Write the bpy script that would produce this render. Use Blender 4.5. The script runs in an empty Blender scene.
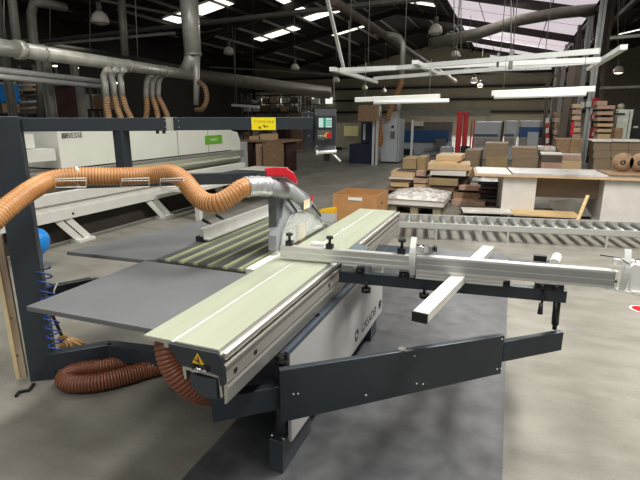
import bpy, bmesh, math, random
from mathutils import Vector, Matrix
random.seed(7)
S = bpy.context.scene
COL = S.collection
PI = math.pi

# ------------------------------------------------------------------ camera
F, HY, VX, H = 480.0, 118.0, 515.0, 1.75
PITCH = math.atan((240 - HY) / F)
YAW = math.atan((VX - 320) / F * math.cos(PITCH))
FW = Vector((-math.sin(YAW) * math.cos(PITCH), math.cos(YAW) * math.cos(PITCH), -math.sin(PITCH)))
RT = Vector((math.cos(YAW), math.sin(YAW), 0))
UP = RT.cross(FW)
CAM = Vector((0, 0, H))
cd = bpy.data.cameras.new('camera'); cam = bpy.data.objects.new('camera', cd); COL.objects.link(cam)
cd.sensor_width = 36; cd.lens = 27.0; cd.clip_end = 200; cd.clip_start = .05
m = Matrix((RT, UP, -FW)).transposed().to_4x4(); m.translation = CAM
cam.matrix_world = m
S.camera = cam

def ray(x, y): return FW + RT * ((x - 320) / F) - UP * ((y - 240) / F)
def atY(x, y, Y):
    r = ray(x, y); return CAM + r * (Y / r.y)
def atX(x, y, X):
    r = ray(x, y); return CAM + r * (X / r.x)
def atZ(x, y, z):
    r = ray(x, y); return CAM + r * ((z - H) / r.z)
def atD(x, y, d): return CAM + ray(x, y) * d

# ------------------------------------------------------------------ materials
MATS = {}
def srgb(c):
    return tuple((v / 255 / 12.92) if v / 255 <= .04045 else ((v / 255 + .055) / 1.055) ** 2.4 for v in c)
def mat(name, rgb, rough=.5, metal=0., var=.12, scale=6., bump=0., stretch=(1, 1, 1), spec=.5, emit=0, trans=0, alpha=1, rgb2=None, detail=4, band=(.35, .7)):
    if name in MATS: return MATS[name]
    M = bpy.data.materials.new(name); M.use_nodes = True
    nt = M.node_tree; N = nt.nodes; L = nt.links
    b = N['Principled BSDF']
    c = srgb(rgb)
    if rgb2 is None: c2 = tuple(max(0, v * (1 - var * 2)) for v in c)
    else: c2 = srgb(rgb2)
    tc = N.new('ShaderNodeTexCoord'); mp = N.new('ShaderNodeMapping'); mp.inputs['Scale'].default_value = stretch
    nz = N.new('ShaderNodeTexNoise'); nz.inputs['Scale'].default_value = scale; nz.inputs['Detail'].default_value = detail
    L.new(tc.outputs['Object'], mp.inputs[0]); L.new(mp.outputs[0], nz.inputs['Vector'])
    cr = N.new('ShaderNodeValToRGB'); cr.color_ramp.elements[0].position = band[0]; cr.color_ramp.elements[1].position = band[1]
    cr.color_ramp.elements[0].color = (*c2, 1); cr.color_ramp.elements[1].color = (*c, 1)
    L.new(nz.outputs['Fac'], cr.inputs[0]); L.new(cr.outputs[0], b.inputs['Base Color'])
    b.inputs['Roughness'].default_value = rough; b.inputs['Metallic'].default_value = metal
    b.inputs['Specular IOR Level'].default_value = spec
    if bump:
        bp = N.new('ShaderNodeBump'); bp.inputs['Strength'].default_value = bump; bp.inputs['Distance'].default_value = .01
        L.new(nz.outputs['Fac'], bp.inputs['Height']); L.new(bp.outputs[0], b.inputs['Normal'])
    if emit:
        b.inputs['Emission Color'].default_value = (*c, 1); b.inputs['Emission Strength'].default_value = emit
    if trans: b.inputs['Transmission Weight'].default_value = trans
    if alpha < 1: b.inputs['Alpha'].default_value = alpha
    MATS[name] = M
    return M

ANTH = mat('anthracite paint', (48, 56, 63), .36, 0, .06, 9)
ANTHD = mat('dark anthracite paint', (44, 49, 55), .5, 0, .08, 9)
ALU = mat('anodised aluminium', (196, 194, 188), .34, .75, .05, 5, stretch=(1, .2, 1))
ALUX = mat('brushed fence aluminium', (208, 207, 203), .34, .5, .05, 8, stretch=(.2, 1, 1))
SLID = mat('ribbed table surface', (190, 197, 174), .36, .35, .04, 3, stretch=(6, .3, 1))  # greenish tint of reflected roof light put into the base colour
CAST = mat('machined table', (180, 187, 148), .32, .3, .12, 5, stretch=(4, .3, 1))
CASTD = mat('table groove', (88, 90, 78), .5, .2, .1)
EXT = mat('grey sheet table', (104, 106, 108), .42, .0, .06, 4)
CABG = mat('light grey machine paint', (178, 178, 176), .42, 0, .03, 4)
BLACK = mat('black plastic', (22, 22, 23), .4, 0, .05)
RUB = mat('black rubber', (16, 16, 17), .8, 0, .1)
WHITE = mat('white paint', (214, 213, 205), .45, 0, .04)
WHITEP = mat('white plastic', (232, 232, 226), .35, 0, .02)
CHROME = mat('bright steel', (205, 205, 205), .2, 1, .03)
HOODG = mat('grey guard plastic', (150, 153, 158), .42, 0, .04)
HOODD = mat('dark grey plastic', (104, 107, 111), .45, 0, .05)
RED = mat('red plastic', (205, 22, 38), .35, 0, .05)
REDP = mat('red paint', (175, 22, 30), .4, 0, .1)
YEL = mat('yellow plastic', (236, 186, 20), .45, 0, .05)
YELP = mat('yellow paper', (247, 228, 15), .6, 0, .02)
GREEN = mat('green label', (104, 172, 36), .5, 0, .03)
PALE = mat('pale label', (225, 238, 205), .5, 0, .02)
ORG = mat('orange hose film', (204, 152, 98), .42, 0, .12, 7, rgb2=(182, 124, 70))
ORGD = mat('hose wire groove', (140, 92, 50), .5, 0, .15, 8)
RST = mat('rust brown hose film', (142, 84, 56), .4, 0, .12, 7)
RSTD = mat('dark hose groove', (92, 48, 32), .5, 0, .15, 8)
TAPE = mat('silver tape', (205, 206, 208), .3, .5, .15, 40, bump=.5)
GALV = mat('galvanised sheet', (200, 199, 190), .4, .3, .12, 4, rgb2=(172, 171, 162))
GALVD = mat('dusty galvanised sheet', (138, 134, 122), .55, .35, .15, 5)
STEELG = mat('grey steel paint', (112, 112, 104), .6, .1, .15, 4)
STEELL = mat('light grey rail paint', (204, 207, 204), .5, .2, .06, 4)
STEELD = mat('dark steel', (52, 46, 40), .7, .1, .15, 3)
BRN = mat('brown steel', (92, 80, 70), .7, .1, .15, 3)
WOOD = mat('pale wood', (214, 188, 142), .6, 0, .1, 6, stretch=(1, 6, 6), rgb2=(190, 158, 110))
WOODT = mat('chipboard', (206, 180, 142), .65, 0, .12, 40, rgb2=(186, 156, 116))
WOODB = mat('brown board', (150, 122, 92), .65, 0, .15, 12, rgb2=(124, 98, 72))
WOODP = mat('pink brown board', (186, 152, 132), .65, 0, .12, 12)
WOODW = mat('white faced board', (212, 208, 200), .5, 0, .05, 6)
MDF = mat('mdf bundle', (148, 128, 102), .7, 0, .1, 5, stretch=(.3, .3, 40), rgb2=(122, 104, 82))
KHAKI = mat('khaki carton', (156, 134, 96), .7, 0, .1, 5)
CARD = mat('cardboard', (184, 138, 88), .7, 0, .08, 5, rgb2=(170, 124, 76))
CARDI = mat('cardboard core', (170, 128, 88), .75, 0, .1, 5)
BLUE = mat('blue machine paint', (28, 78, 130), .4, 0, .08, 4)
BLUED = mat('dark blue paint', (22, 38, 62), .5, 0, .1, 4)
BLUEB = mat('bright blue plastic', (20, 132, 214), .38, 0, .05, 4)
HOSEB = mat('blue air hose', (44, 74, 150), .35, 0, .05)
MGRY = mat('grey machine panel', (184, 190, 194), .45, 0, .05, 3)
CREAM = mat('cream machine hood', (222, 223, 212), .45, 0, .03, 2)
OLIVE = mat('olive grey cover', (150, 152, 128), .4, .1, .06, 3, stretch=(1, .2, 1))
STRAW = mat('broom straw', (240, 192, 134), .8, 0, .2, 60, stretch=(1, 1, .2), bump=.4)
HANDLE = mat('broom handle wood', (96, 56, 44), .5, 0, .1)
DOOR = mat('dark red sliding door', (60, 30, 22), .7, 0, .2, 3)
PLASTIC_CLEAR = mat('clear polycarbonate', (240, 244, 244), .06, 0, .01, alpha=.28)
FILM = mat('clear plastic film', (225, 225, 220), .25, 0, .25, 9, bump=1., rgb2=(150, 140, 130))
LAMPW = mat('lamp enamel', (225, 222, 210), .4, 0, .03)
BULB = mat('lit bulb glass', (255, 240, 214), .3, emit=2.2)
TUBE = mat('fluorescent housing', (205, 205, 200), .4, 0, .02)
TUBEL = mat('fluorescent tube glass', (235, 236, 232), .3, 0, .01, emit=.12)
SCREEN = mat('lit display', (190, 216, 210), .3, emit=.35)
SCREENG = mat('green display band', (40, 140, 110), .3, emit=.4)
SKYL = mat('translucent roof sheet', (255, 250, 236), .6, 0, .05, 2, emit=1.7)
SKYD = mat('weathered translucent sheet', (196, 186, 192), .7, 0, .12, 1.2, emit=1.1, stretch=(.3, 1, 1))
WALL = mat('beige sheet cladding', (176, 171, 148), .75, 0, .08, .6, stretch=(1, 1, .2))
WALLD = mat('dark cladding', (46, 42, 36), .8, 0, .1, .6)
ROOF = mat('dusty brown roof sheet', (34, 29, 25), .85, 0, .2, .5, stretch=(1, .1, 1))
GLASSW = mat('daylit window glass', (236, 238, 228), .3, emit=1.1)

# floor: worn concrete
def floor_mat():
    M = bpy.data.materials.new('worn concrete'); M.use_nodes = True
    nt = M.node_tree; N = nt.nodes; L = nt.links; b = N['Principled BSDF']
    tc = N.new('ShaderNodeTexCoord')
    def noise(sc, det, st=(1, 1, 1)):
        mp = N.new('ShaderNodeMapping'); mp.inputs['Scale'].default_value = st
        n = N.new('ShaderNodeTexNoise'); n.inputs['Scale'].default_value = sc; n.inputs['Detail'].default_value = det
        L.new(tc.outputs['Object'], mp.inputs[0]); L.new(mp.outputs[0], n.inputs['Vector']); return n
    n1 = noise(1.1, 9, (1, .6, 1)); n2 = noise(5, 12, (.5, 1, 1)); n3 = noise(70, 6)
    r1 = N.new('ShaderNodeValToRGB'); e = r1.color_ramp.elements
    e[0].position = .3; e[0].color = (*srgb((116, 114, 105)), 1); e[1].position = .7; e[1].color = (*srgb((142, 139, 131)), 1)
    L.new(n1.outputs['Fac'], r1.inputs[0])
    r2 = N.new('ShaderNodeValToRGB'); e = r2.color_ramp.elements
    e[0].position = .34; e[0].color = (.76, .75, .72, 1); e[1].position = .62; e[1].color = (1, 1, 1, 1)
    L.new(n2.outputs['Fac'], r2.inputs[0])
    r3 = N.new('ShaderNodeValToRGB'); e = r3.color_ramp.elements
    e[0].position = .3; e[0].color = (.72, .72, .71, 1); e[1].position = .42; e[1].color = (1, 1, 1, 1)
    L.new(n3.outputs['Fac'], r3.inputs[0])
    m1 = N.new('ShaderNodeMixRGB'); m1.blend_type = 'MULTIPLY'; m1.inputs[0].default_value = 1
    m2 = N.new('ShaderNodeMixRGB'); m2.blend_type = 'MULTIPLY'; m2.inputs[0].default_value = 1
    L.new(r1.outputs[0], m1.inputs[1]); L.new(r2.outputs[0], m1.inputs[2])
    L.new(m1.outputs[0], m2.inputs[1]); L.new(r3.outputs[0], m2.inputs[2])
    L.new(m2.outputs[0], b.inputs['Base Color'])
    b.inputs['Roughness'].default_value = .55; b.inputs['Specular IOR Level'].default_value = .35
    bp = N.new('ShaderNodeBump'); bp.inputs['Strength'].default_value = .06; bp.inputs['Distance'].default_value = .005
    L.new(n3.outputs['Fac'], bp.inputs['Height']); L.new(bp.outputs[0], b.inputs['Normal'])
    return M
FLOOR = floor_mat()
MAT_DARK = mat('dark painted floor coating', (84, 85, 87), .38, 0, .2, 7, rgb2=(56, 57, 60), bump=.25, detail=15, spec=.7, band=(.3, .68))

# ------------------------------------------------------------------ mesh builder
class MB:
    def __init__(s): s.v = []; s.f = []; s.mi = []; s.sm = []
    def add(s, vs, fs, mi=0, smooth=False):
        o = len(s.v); s.v += [tuple(v) for v in vs]
        for f in fs: s.f.append([i + o for i in f]); s.mi.append(mi); s.sm.append(smooth)
        return s
    def box(s, lo, hi, mi=0):
        x0, y0, z0 = lo; x1, y1, z1 = hi
        v = [(x0, y0, z0), (x1, y0, z0), (x1, y1, z0), (x0, y1, z0), (x0, y0, z1), (x1, y0, z1), (x1, y1, z1), (x0, y1, z1)]
        return s.add(v, [(0, 3, 2, 1), (4, 5, 6, 7), (0, 1, 5, 4), (1, 2, 6, 5), (2, 3, 7, 6), (3, 0, 4, 7)], mi)
    def rbox(s, c, size, rz=0, rx=0, ry=0, mi=0):
        R = Matrix.Rotation(rz, 3, 'Z') @ Matrix.Rotation(ry, 3, 'Y') @ Matrix.Rotation(rx, 3, 'X')
        c = Vector(c); a, b, d = (k / 2 for k in size)
        v = [c + R @ Vector(p) for p in [(-a, -b, -d), (a, -b, -d), (a, b, -d), (-a, b, -d), (-a, -b, d), (a, -b, d), (a, b, d), (-a, b, d)]]
        return s.add(v, [(0, 3, 2, 1), (4, 5, 6, 7), (0, 1, 5, 4), (1, 2, 6, 5), (2, 3, 7, 6), (3, 0, 4, 7)], mi)
    def bar(s, p0, p1, w, h, mi=0, upv=(0, 0, 1)):
        p0 = Vector(p0); p1 = Vector(p1); d = (p1 - p0).normalized(); u = Vector(upv)
        if abs(d.dot(u)) > .98: u = Vector((0, 1, 0))
        sd = d.cross(u).normalized(); u = sd.cross(d).normalized()
        v = []
        for p in (p0, p1):
            for a, b in ((-1, -1), (1, -1), (1, 1), (-1, 1)): v.append(p + sd * (a * w / 2) + u * (b * h / 2))
        return s.add(v, [(3, 2, 1, 0), (4, 5, 6, 7), (0, 1, 5, 4), (1, 2, 6, 5), (2, 3, 7, 6), (3, 0, 4, 7)], mi)
    def prism(s, poly, fn, t0, t1, mi=0):
        # poly 2D list, fn(a,b,t)->3D
        n = len(poly)
        v = [fn(a, b, t0) for a, b in poly] + [fn(a, b, t1) for a, b in poly]
        f = [tuple(range(n - 1, -1, -1)), tuple(range(n, 2 * n))] + [(i, (i + 1) % n, (i + 1) % n + n, i + n) for i in range(n)]
        return s.add(v, f, mi)
    def tube(s, pts, r, n=12, mi=0, caps=True, rf=None, mf=None):
        pts = [Vector(p) for p in pts]; vs = []; fs = []
        up = None
        for i, p in enumerate(pts):
            d = (pts[min(i + 1, len(pts) - 1)] - pts[max(i - 1, 0)]).normalized()
            if up is None:
                up = Vector((0, 0, 1)) if abs(d.z) < .9 else Vector((1, 0, 0))
            up = (up - d * up.dot(d)).normalized(); sd = d.cross(up)
            rr = rf(i) if rf else (r[i] if isinstance(r, (list, tuple)) else r)
            for k in range(n):
                a = 2 * PI * k / n; vs.append(p + (up * math.cos(a) + sd * math.sin(a)) * rr)
        o = len(s.v); s.v += [tuple(v) for v in vs]
        for i in range(len(pts) - 1):
            mm = mf(i) if mf else mi
            for k in range(n):
                a = i * n + k; b = i * n + (k + 1) % n
                s.f.append([o + a, o + b, o + b + n, o + a + n]); s.mi.append(mm); s.sm.append(True)
        if caps:
            s.f.append([o + k for k in range(n - 1, -1, -1)]); s.mi.append(mi); s.sm.append(False)
            e = o + (len(pts) - 1) * n
            s.f.append([e + k for k in range(n)]); s.mi.append(mi); s.sm.append(False)
        return s
    def cyl(s, p0, p1, r0, r1=None, n=16, mi=0):
        return s.tube([p0, p1], [r0, r0 if r1 is None else r1], n, mi)
    def lathe(s, c, prof, n=18, mi=0, axis='Z'):
        c = Vector(c); vs = []; fs = []
        for r, z in prof:
            for k in range(n):
                a = 2 * PI * k / n; p = Vector((r * math.cos(a), r * math.sin(a), z))
                if axis == 'Y': p = Vector((p.x, p.z, p.y))
                if axis == 'X': p = Vector((p.z, p.x, p.y))
                vs.append(c + p)
        for i in range(len(prof) - 1):
            for k in range(n): fs.append((i * n + k, i * n + (k + 1) % n, (i + 1) * n + (k + 1) % n, (i + 1) * n + k))
        return s.add(vs, fs, mi, True)
    def build(s, name, mats, parent=None, bevel=0, label=None):
        me = bpy.data.meshes.new(name); me.from_pydata(s.v, [], s.f)
        if not isinstance(mats, (list, tuple)): mats = [mats]
        for m_ in mats: me.materials.append(m_)
        me.polygons.foreach_set('material_index', s.mi); me.polygons.foreach_set('use_smooth', s.sm)
        me.update()
        bm = bmesh.new(); bm.from_mesh(me); bmesh.ops.recalc_face_normals(bm, faces=bm.faces); bm.to_mesh(me); bm.free()
        o = bpy.data.objects.new(name, me); COL.objects.link(o)
        if parent is not None: o.parent = parent; place(o, parent)
        if bevel:
            b = o.modifiers.new('edges', 'BEVEL'); b.width = bevel; b.segments = 2; b.limit_method = 'ANGLE'; b.angle_limit = .6
        if label: o['label'] = label
        return o

WM = {}
def wmat(o):
    if o.name in WM: return WM[o.name]
    return Matrix.Identity(4)
def place(o, parent):
    # geometry is written in world coordinates: keep it there under a moved parent
    o.matrix_parent_inverse = wmat(parent).inverted()
def tag(o, label, cat, group=None, kind=None):
    o['label'] = label; o['category'] = cat
    if group: o['group'] = group
    if kind: o['kind'] = kind
    return o
def thing(name, label, cat, loc=(0, 0, 0), rz=0, group=None):
    o = bpy.data.objects.new(name, None); COL.objects.link(o); o.empty_display_size = .1
    o.location = loc; o.rotation_euler = (0, 0, rz)
    WM[o.name] = Matrix.Translation(Vector(loc)) @ Matrix.Rotation(rz, 4, 'Z')
    return tag(o, label, cat, group)
def struct(name, mb, m_, label, cat):
    return tag(mb.build(name, m_), label, cat, kind='structure')
def text(name, body, size, M4, m_, parent=None, ext=.0008, label=None):
    cu = bpy.data.curves.new(name, 'FONT'); cu.body = body; cu.size = size; cu.extrude = ext; cu.align_x = 'CENTER'; cu.align_y = 'CENTER'
    t = bpy.data.objects.new('tmp', cu); COL.objects.link(t)
    dg = bpy.context.evaluated_depsgraph_get(); me = bpy.data.meshes.new_from_object(t.evaluated_get(dg))
    bpy.data.objects.remove(t); bpy.data.curves.remove(cu)
    me.transform(M4); me.materials.clear(); me.materials.append(m_)
    o = bpy.data.objects.new(name, me); COL.objects.link(o)
    if parent is not None: o.parent = parent; place(o, parent)
    if label: o['label'] = label
    return o
def frame(origin, xdir, ydir):
    x = Vector(xdir).normalized(); y = Vector(ydir); y = (y - x * y.dot(x)).normalized(); z = x.cross(y)
    M4 = Matrix((x, y, z)).transposed().to_4x4(); M4.translation = Vector(origin); return M4
def spline(pts, step):
    pts = [Vector(p) for p in pts]; P = [pts[0] * 2 - pts[1]] + pts + [pts[-1] * 2 - pts[-2]]
    dense = []
    for i in range(1, len(P) - 2):
        for k in range(40):
            t = k / 40; a, b, c, d = P[i - 1], P[i], P[i + 1], P[i + 2]
            dense.append(.5 * ((2 * b) + (c - a) * t + (2 * a - 5 * b + 4 * c - d) * t * t + (3 * b - a - 3 * c + d) * t ** 3))
    dense.append(pts[-1]); out = [dense[0]]; acc = 0
    for a, b in zip(dense, dense[1:]):
        seg = (b - a).length
        while acc + seg >= step:
            t = (step - acc) / seg; a = a + (b - a) * t; out.append(a); seg = (b - a).length; acc = 0
        acc += seg
    return out
def hose(name, pts, r, pitch, ms, parent=None, amp=.1, n=18):
    c = spline(pts, pitch / 4)
    mb = MB()
    prof = [1, 1 - amp * .4, 1 - amp, 1 - amp * .4]
    mb.tube(c, r, n, rf=lambda i: r * prof[i % 4], mf=lambda i: 1 if i % 4 == 1 else 0)
    return mb.build(name, ms, parent)

# ================================================================== SETTING
mb = MB(); mb.add([(-45, -8, 0), (14, -8, 0), (14, 57, 0), (-45, 57, 0)], [(0, 1, 2, 3)])
struct('floor', mb, FLOOR, 'worn light grey concrete factory floor', 'floor')
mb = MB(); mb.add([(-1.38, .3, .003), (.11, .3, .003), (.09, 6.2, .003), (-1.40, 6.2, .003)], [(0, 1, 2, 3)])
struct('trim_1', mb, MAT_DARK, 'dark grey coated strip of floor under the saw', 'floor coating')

# far wall with ribs
mb = MB(); mb.box((-45, 56, 0), (14, 56.2, 10.5)); 
struct('wall_far', mb, WALL, 'beige sheet metal wall at the far end of the hall', 'wall')
mb = MB()
for z in (2.3, 3.6, 4.9, 6.2): mb.box((-40, 55.7, z), (13.8, 55.98, z + .22))
struct('trim_2', mb, STEELD, 'dark horizontal rails along the far wall', 'wall rail')
mb = MB(); mb.box((-31, -8, 0), (-30.8, 56, 10)); struct('wall_left', mb, WALLD, 'dark clad wall far to the left', 'wall')
mb = MB(); mb.box((13.5, -8, 0), (13.7, 56, 10)); struct('wall_right', mb, WALL, 'beige clad wall on the right', 'wall')

# roof: saw the bay left of the column row (valley x=3, ridge x=-8.5, valley x=-20) and the bay right of it
VXX, RX, LX, VZ, RZ = 3.2, -8.5, -20.5, 6.9, 9.4
def roofz(x):
    if x > VXX: return VZ + (x - VXX) / 10.5 * 2.0
    if x > RX: return VZ + (VXX - x) / (VXX - RX) * (RZ - VZ)
    if x > LX: return RZ - (RX - x) / (RX - LX) * (RZ - VZ)
    return VZ + (LX - x) / 10.5 * 2.0
mb = MB(); xs = [-31, LX, RX, VXX, 13.7]
def corrug(x0, x1, y0, y1, M_, nm, lab, th=0, pitch=.33):
    b = MB(); n = max(2, int(abs(y1 - y0) / pitch)); V = []; Fc = []
    for i in range(n + 1):
        y = y0 + (y1 - y0) * i / n; dz = .05 if i % 2 else 0
        V += [(x0, y, roofz(x0) + dz + th), (x1, y, roofz(x1) + dz + th)]
        if i: k = 2 * i; Fc.append((k - 2, k - 1, k + 1, k))
    b.add(V, Fc); return b.build(nm, M_)
for x0, x1 in zip(xs, xs[1:]):
    o = corrug(x0 + 1e-4 if x0 != -31 else x0, x1, -8, 56, ROOF, 'ceiling', '')
    tag(o, {-31: 'dark corrugated roof slope on the far left', LX: 'dark corrugated roof slope left of the ridge', RX: 'dark corrugated roof slope between ridge and column row', VXX: 'dark corrugated roof slope right of the column row'}[x0], 'roof', kind='structure')
tn = [3]
def trim(mb, m_, lab, cat):
    struct('trim_%d' % tn[0], mb, m_, lab, cat); tn[0] += 1
# rafters
mb = MB()
for Y in [3, 11.4, 19.8, 28.2, 36.6, 45]:
    for a, b in ((LX, RX), (RX, VXX), (VXX, 13.4), (-30.8, LX)):
        mb.bar((a, Y, roofz(a) - .3), (b, Y, roofz(b) - .3), .2, .42)
trim(mb, STEELD, 'dark steel rafters crossing the hall', 'rafters')
mb = MB()
for k in range(24):
    x = -30 + k * 1.8
    if -3.5 < x < 3: continue
    mb.bar((x, -7, roofz(x) - .1), (x, 56, roofz(x) - .1), .07, .16)
trim(mb, BRN, 'thin brown purlins running down the hall', 'purlins')
# skylight strips (translucent sheets that let the daylight in)
def skylight(px0, px1, pyc, Yl, L_=1.6, m_=SKYL, lab=''):
    pass
SK = [(-19.0, -15.2, 24.0, 25.5), (-18.2, -15.0, 33.0, 34.3), (-14.0, -11.6, 31.9, 33.2), (-14.2, -11.0, 38.2, 39.2), (-12.5, -10.2, 46.2, 47.4),
      (-13.4, -12.9, 27.0, 31.0), (-8.0, -6.6, 22.5, 23.6), (-6.2, -4.2, 25.6, 26.6), (-7.9, -5.4, 33.0, 34.0), (-5.5, -2.2, 37.9, 38.8), (-5, -1.2, 29.5, 30.1),
      (5.5, 8.5, 30, 31), (6, 10, 40.5, 41.5), (-29, -26, 23, 25), (-28, -25, 33, 35), (-27, -24, 41, 43)]
for i, (x0, x1, y0, y1) in enumerate(SK):
    b = MB(); b.add([(x0, y0, roofz(x0) - .06), (x1, y0, roofz(x1) - .06), (x1, y1, roofz(x1) - .06), (x0, y1, roofz(x0) - .06)], [(0, 1, 2, 3)])
    struct('window_%d' % (i + 1), b, SKYL, 'bright translucent skylight sheet in the dark roof', 'skylight')['group'] = 'skylights in the roof'
b = MB()
for k in range(6):
    y0 = 24.2 + 4.6 * k
    for j in range(4):
        x0 = -4.3 + j * 1.85
        b.add([(x0, y0, roofz(x0) - .04), (x0 + 1.8, y0, roofz(x0 + 1.8) - .04), (x0 + 1.8, y0 + 4.5, roofz(x0 + 1.8) - .04), (x0, y0 + 4.5, roofz(x0) - .04)], [(0, 1, 2, 3)])
struct('window_40', b, SKYD, 'wide band of pale translucent roof sheets beside the column row', 'skylight')

b = MB()
for k in range(5):
    x0 = -3.0 + k * 1.2
    b.add([(x0, 55.95, 6.5), (x0 + 1.15, 55.95, 6.5), (x0 + 1.15, 55.95, roofz(x0 + 1.15) - .1), (x0, 55.95, roofz(x0) - .1)], [(0, 1, 2, 3)])
struct('window_41', b, SKYD, 'pale translucent panels at the top of the far wall', 'window')
# column row at the valley + lattice girder
def column(x, Y, top, w, m_, lab):
    mb = MB(); mb.box((x - w / 2, Y - w / 2, 0), (x + w / 2, Y - w / 2 + .02, top)); mb.box((x - w / 2, Y + w / 2 - .02, 0), (x + w / 2, Y + w / 2, top))
    mb.box((x - .01, Y - w / 2, 0), (x + .01, Y + w / 2, top)); mb.box((x - w * .8, Y - w * .8, 0), (x + w * .8, Y + w * .8, .03))
    tag(mb.build('steel_column', m_), lab, 'column', 'steel columns of the hall', 'structure')
names = ['nearest steel column, carrying red fire signs', 'steel column second from the front of the right row', 'steel column third from the front of the right row', 'steel column fourth from the front of the right row', 'steel column fifth from the front of the right row', 'farthest steel column of the right row']
cx_ = atY(584, 150, 21.3).x
for i, Y in enumerate([21.3, 22.2, 27.5, 33, 41, 49]): column([cx_, cx_ + .33, 2.9, 3.0, 3.0, 3.0][i], Y, 6.9, [.2, .3, .24, .24, .24, .24][i], [STEELL, BRN, STEELL, STEELG, STEELL, STEELG][i], names[i])
mb = MB()
mb.bar((3.15, 10, 6.6), (3.15, 56, 6.6), .16, .16); mb.bar((3.15, 10, 5.3), (3.15, 56, 5.3), .14, .14)
y = 10
while y < 55: mb.bar((3.15, y, 5.3), (3.15, y + 1.1, 6.6), .08, .08); mb.bar((3.15, y + 1.1, 6.6), (3.15, y + 2.2, 5.3), .08, .08); y += 2.2
trim(mb, BRN, 'lattice girder running along the top of the right column row', 'girder')
mb = MB()
for a, b_ in (((2.9, 24, 0), (3.1, 24.6, 5.3)), ((2.4, 27, 2), (3.1, 30, 5.3)), ((2.8, 20, 2.0), (3.1, 24, 5.3))): mb.bar(a, b_, .12, .12)
trim(mb, BRN, 'brown diagonal braces between the right columns', 'brace')
for (px, lab) in ((36, 'a'), (12, 'b'), (77, 'c')): pass
for px, Y, w, lab in ((50, 8.3, .17, 'green grey column behind the left end of the cutting machine'), (11, 9.0, .16, 'slim grey column at the far left edge of the picture'), (78, 9.6, .13, 'thin grey post right of the dark red door')):
    p = atY(px, 100, Y); column(p.x, Y, 3.1 if px > 40 else 6.5, w, STEELG, lab)
# cross beams seen against the roof
def beam_px(p0, p1, z, w, h, m_, nm, lab, cat, Y0=None):
    a = atZ(*p0, z); b = atZ(*p1, z); mb = MB(); mb.bar(a, b, w, h); o = mb.build(nm, m_); return tag(o, lab, cat)
beam_px((-30, 49.5), (470, -7), 5.2, .3, .11, STEELG, 'cable_tray', 'long grey cable tray crossing high under the roof', 'cable tray')
mb = MB(); mb.tube([atZ(333, 0, 4.6), atZ(345, 9, 4.6), (-4.75, 30, 4.65), (-4.9, 43, 4.7)], [.12, .12, .14, .17], 14)
tag(mb.build('ventilation_duct', BRN), 'brown round duct descending from the upper middle towards the far wall', 'duct')
# large dusty duct across the back
mb = MB(); mb.tube([atY(-20, 40, 22), atY(120, 60, 25), atY(200, 76, 29), atY(330, 93, 34)], .42, 16)
tag(mb.build('ventilation_duct', GALVD), 'very long dusty brown duct crossing the dark back of the hall', 'duct')
mb = MB(); mb.tube([atY(430, 44, 25), atY(480, 33, 26), atY(520, 20, 26.5), atY(560, 13, 27), atY(600, 9, 27.5)], .26, 16)
tag(mb.build('ventilation_duct', GALVD), 'thick grey duct below the pale roof sheets at upper right', 'duct')
mb = MB(); mb.tube([atY(405, 33, 18) + Vector((-1.1, 0, .05)), atY(392, 35, 18), atY(399, 37, 18), atY(403, 44, 18), atY(402, 76, 18)], .1, 14)
tag(mb.build('extraction_pipe', GALV), 'galvanised pipe bending down above the grey control cabinet', 'pipe')
hose('extraction_hose', [atY(402, 76, 18.2), atY(400, 86, 18.3), atY(394, 100, 18.5), atY(387, 120, 18.8)], .11, .12, [mat('tan hose film', (178, 140, 98), .5), mat('tan hose groove', (140, 104, 70), .5)], None, n=12)
tag(bpy.data.objects['extraction_hose'], 'tan flexible hose dropping to the grey control cabinet', 'hose')

# ================================================================== PANEL SAW
saw = thing('panel_saw', 'dark grey sliding table panel saw with aluminium table, crosscut outrigger and orange dust hose', 'saw', (-1.1, 2.8, 0))
T = .90
Y0, Y1 = 1.405, 4.43
# sliding table: extruded section (x,z)
sec = [(-1.325, .893), (-1.325, .882), (-1.225, .878), (-1.222, .862), (-1.205, .862), (-1.2, .888), (-.972, .888), (-.972, .874), (-.958, .866), (-.945, .874), (-.945, .845), (-.99, .84), (-.99, .80), (-.937, .835), (-.937, .752), (-.945, .745), (-.93, .735), (-.945, .668),
       (-.975, .69), (-.975, .78), (-1.0, .80), (-1.0, .865), (-.99, .88), (-.94, .885)]
sec = [(-1.325, .892), (-1.325, .882), (-1.225, .879), (-1.222, .862), (-1.204, .862), (-1.200, .880), (-.985, .880), (-.985, .845), (-.962, .842), (-.962, .828), (-.937, .836), (-.937, .752), (-.932, .742), (-.944, .672),
       (-.952, .668), (-.952, .735), (-.958, .745), (-.958, .80), (-1.0, .80), (-1.0, .79), (-1.14, .79), (-1.14, .80), (-1.185, .868), (-1.2, .86)]
sec = [(-1.325, .892), (-1.325, .882), (-1.225, .879), (-1.222, .862), (-1.204, .862), (-1.200, .872), (-1.145, .800), (-1.0, .790), (-.975, .800), (-.952, .745), (-.952, .668), (-.944, .672), (-.932, .742), (-.937, .752), (-.937, .836), (-.962, .842), (-.962, .856), (-.940, .858),
       (-.934, .868), (-.934, .886), (-.942, .892), (-.950, .884), (-.956, .878), (-.962, .884), (-.966, .895), (-1.172, .895), (-1.174, .888), (-1.186, .888), (-1.188, .893)]
mb = MB(); mb.prism(sec, lambda a, b, t: Vector((a, t, b)), Y0, Y1)
tb = mb.build('sliding_table', ALU, saw)
mb = MB(); mb.box((-1.323, Y0 + .002, .8922), (-1.190, Y1, .8965)); mb.box((-1.170, Y0 + .002, .8952), (-.968, Y1, .8975))
mb.build('table_surface', SLID, tb, label='ribbed aluminium surface with a pale green reflection tint')
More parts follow.
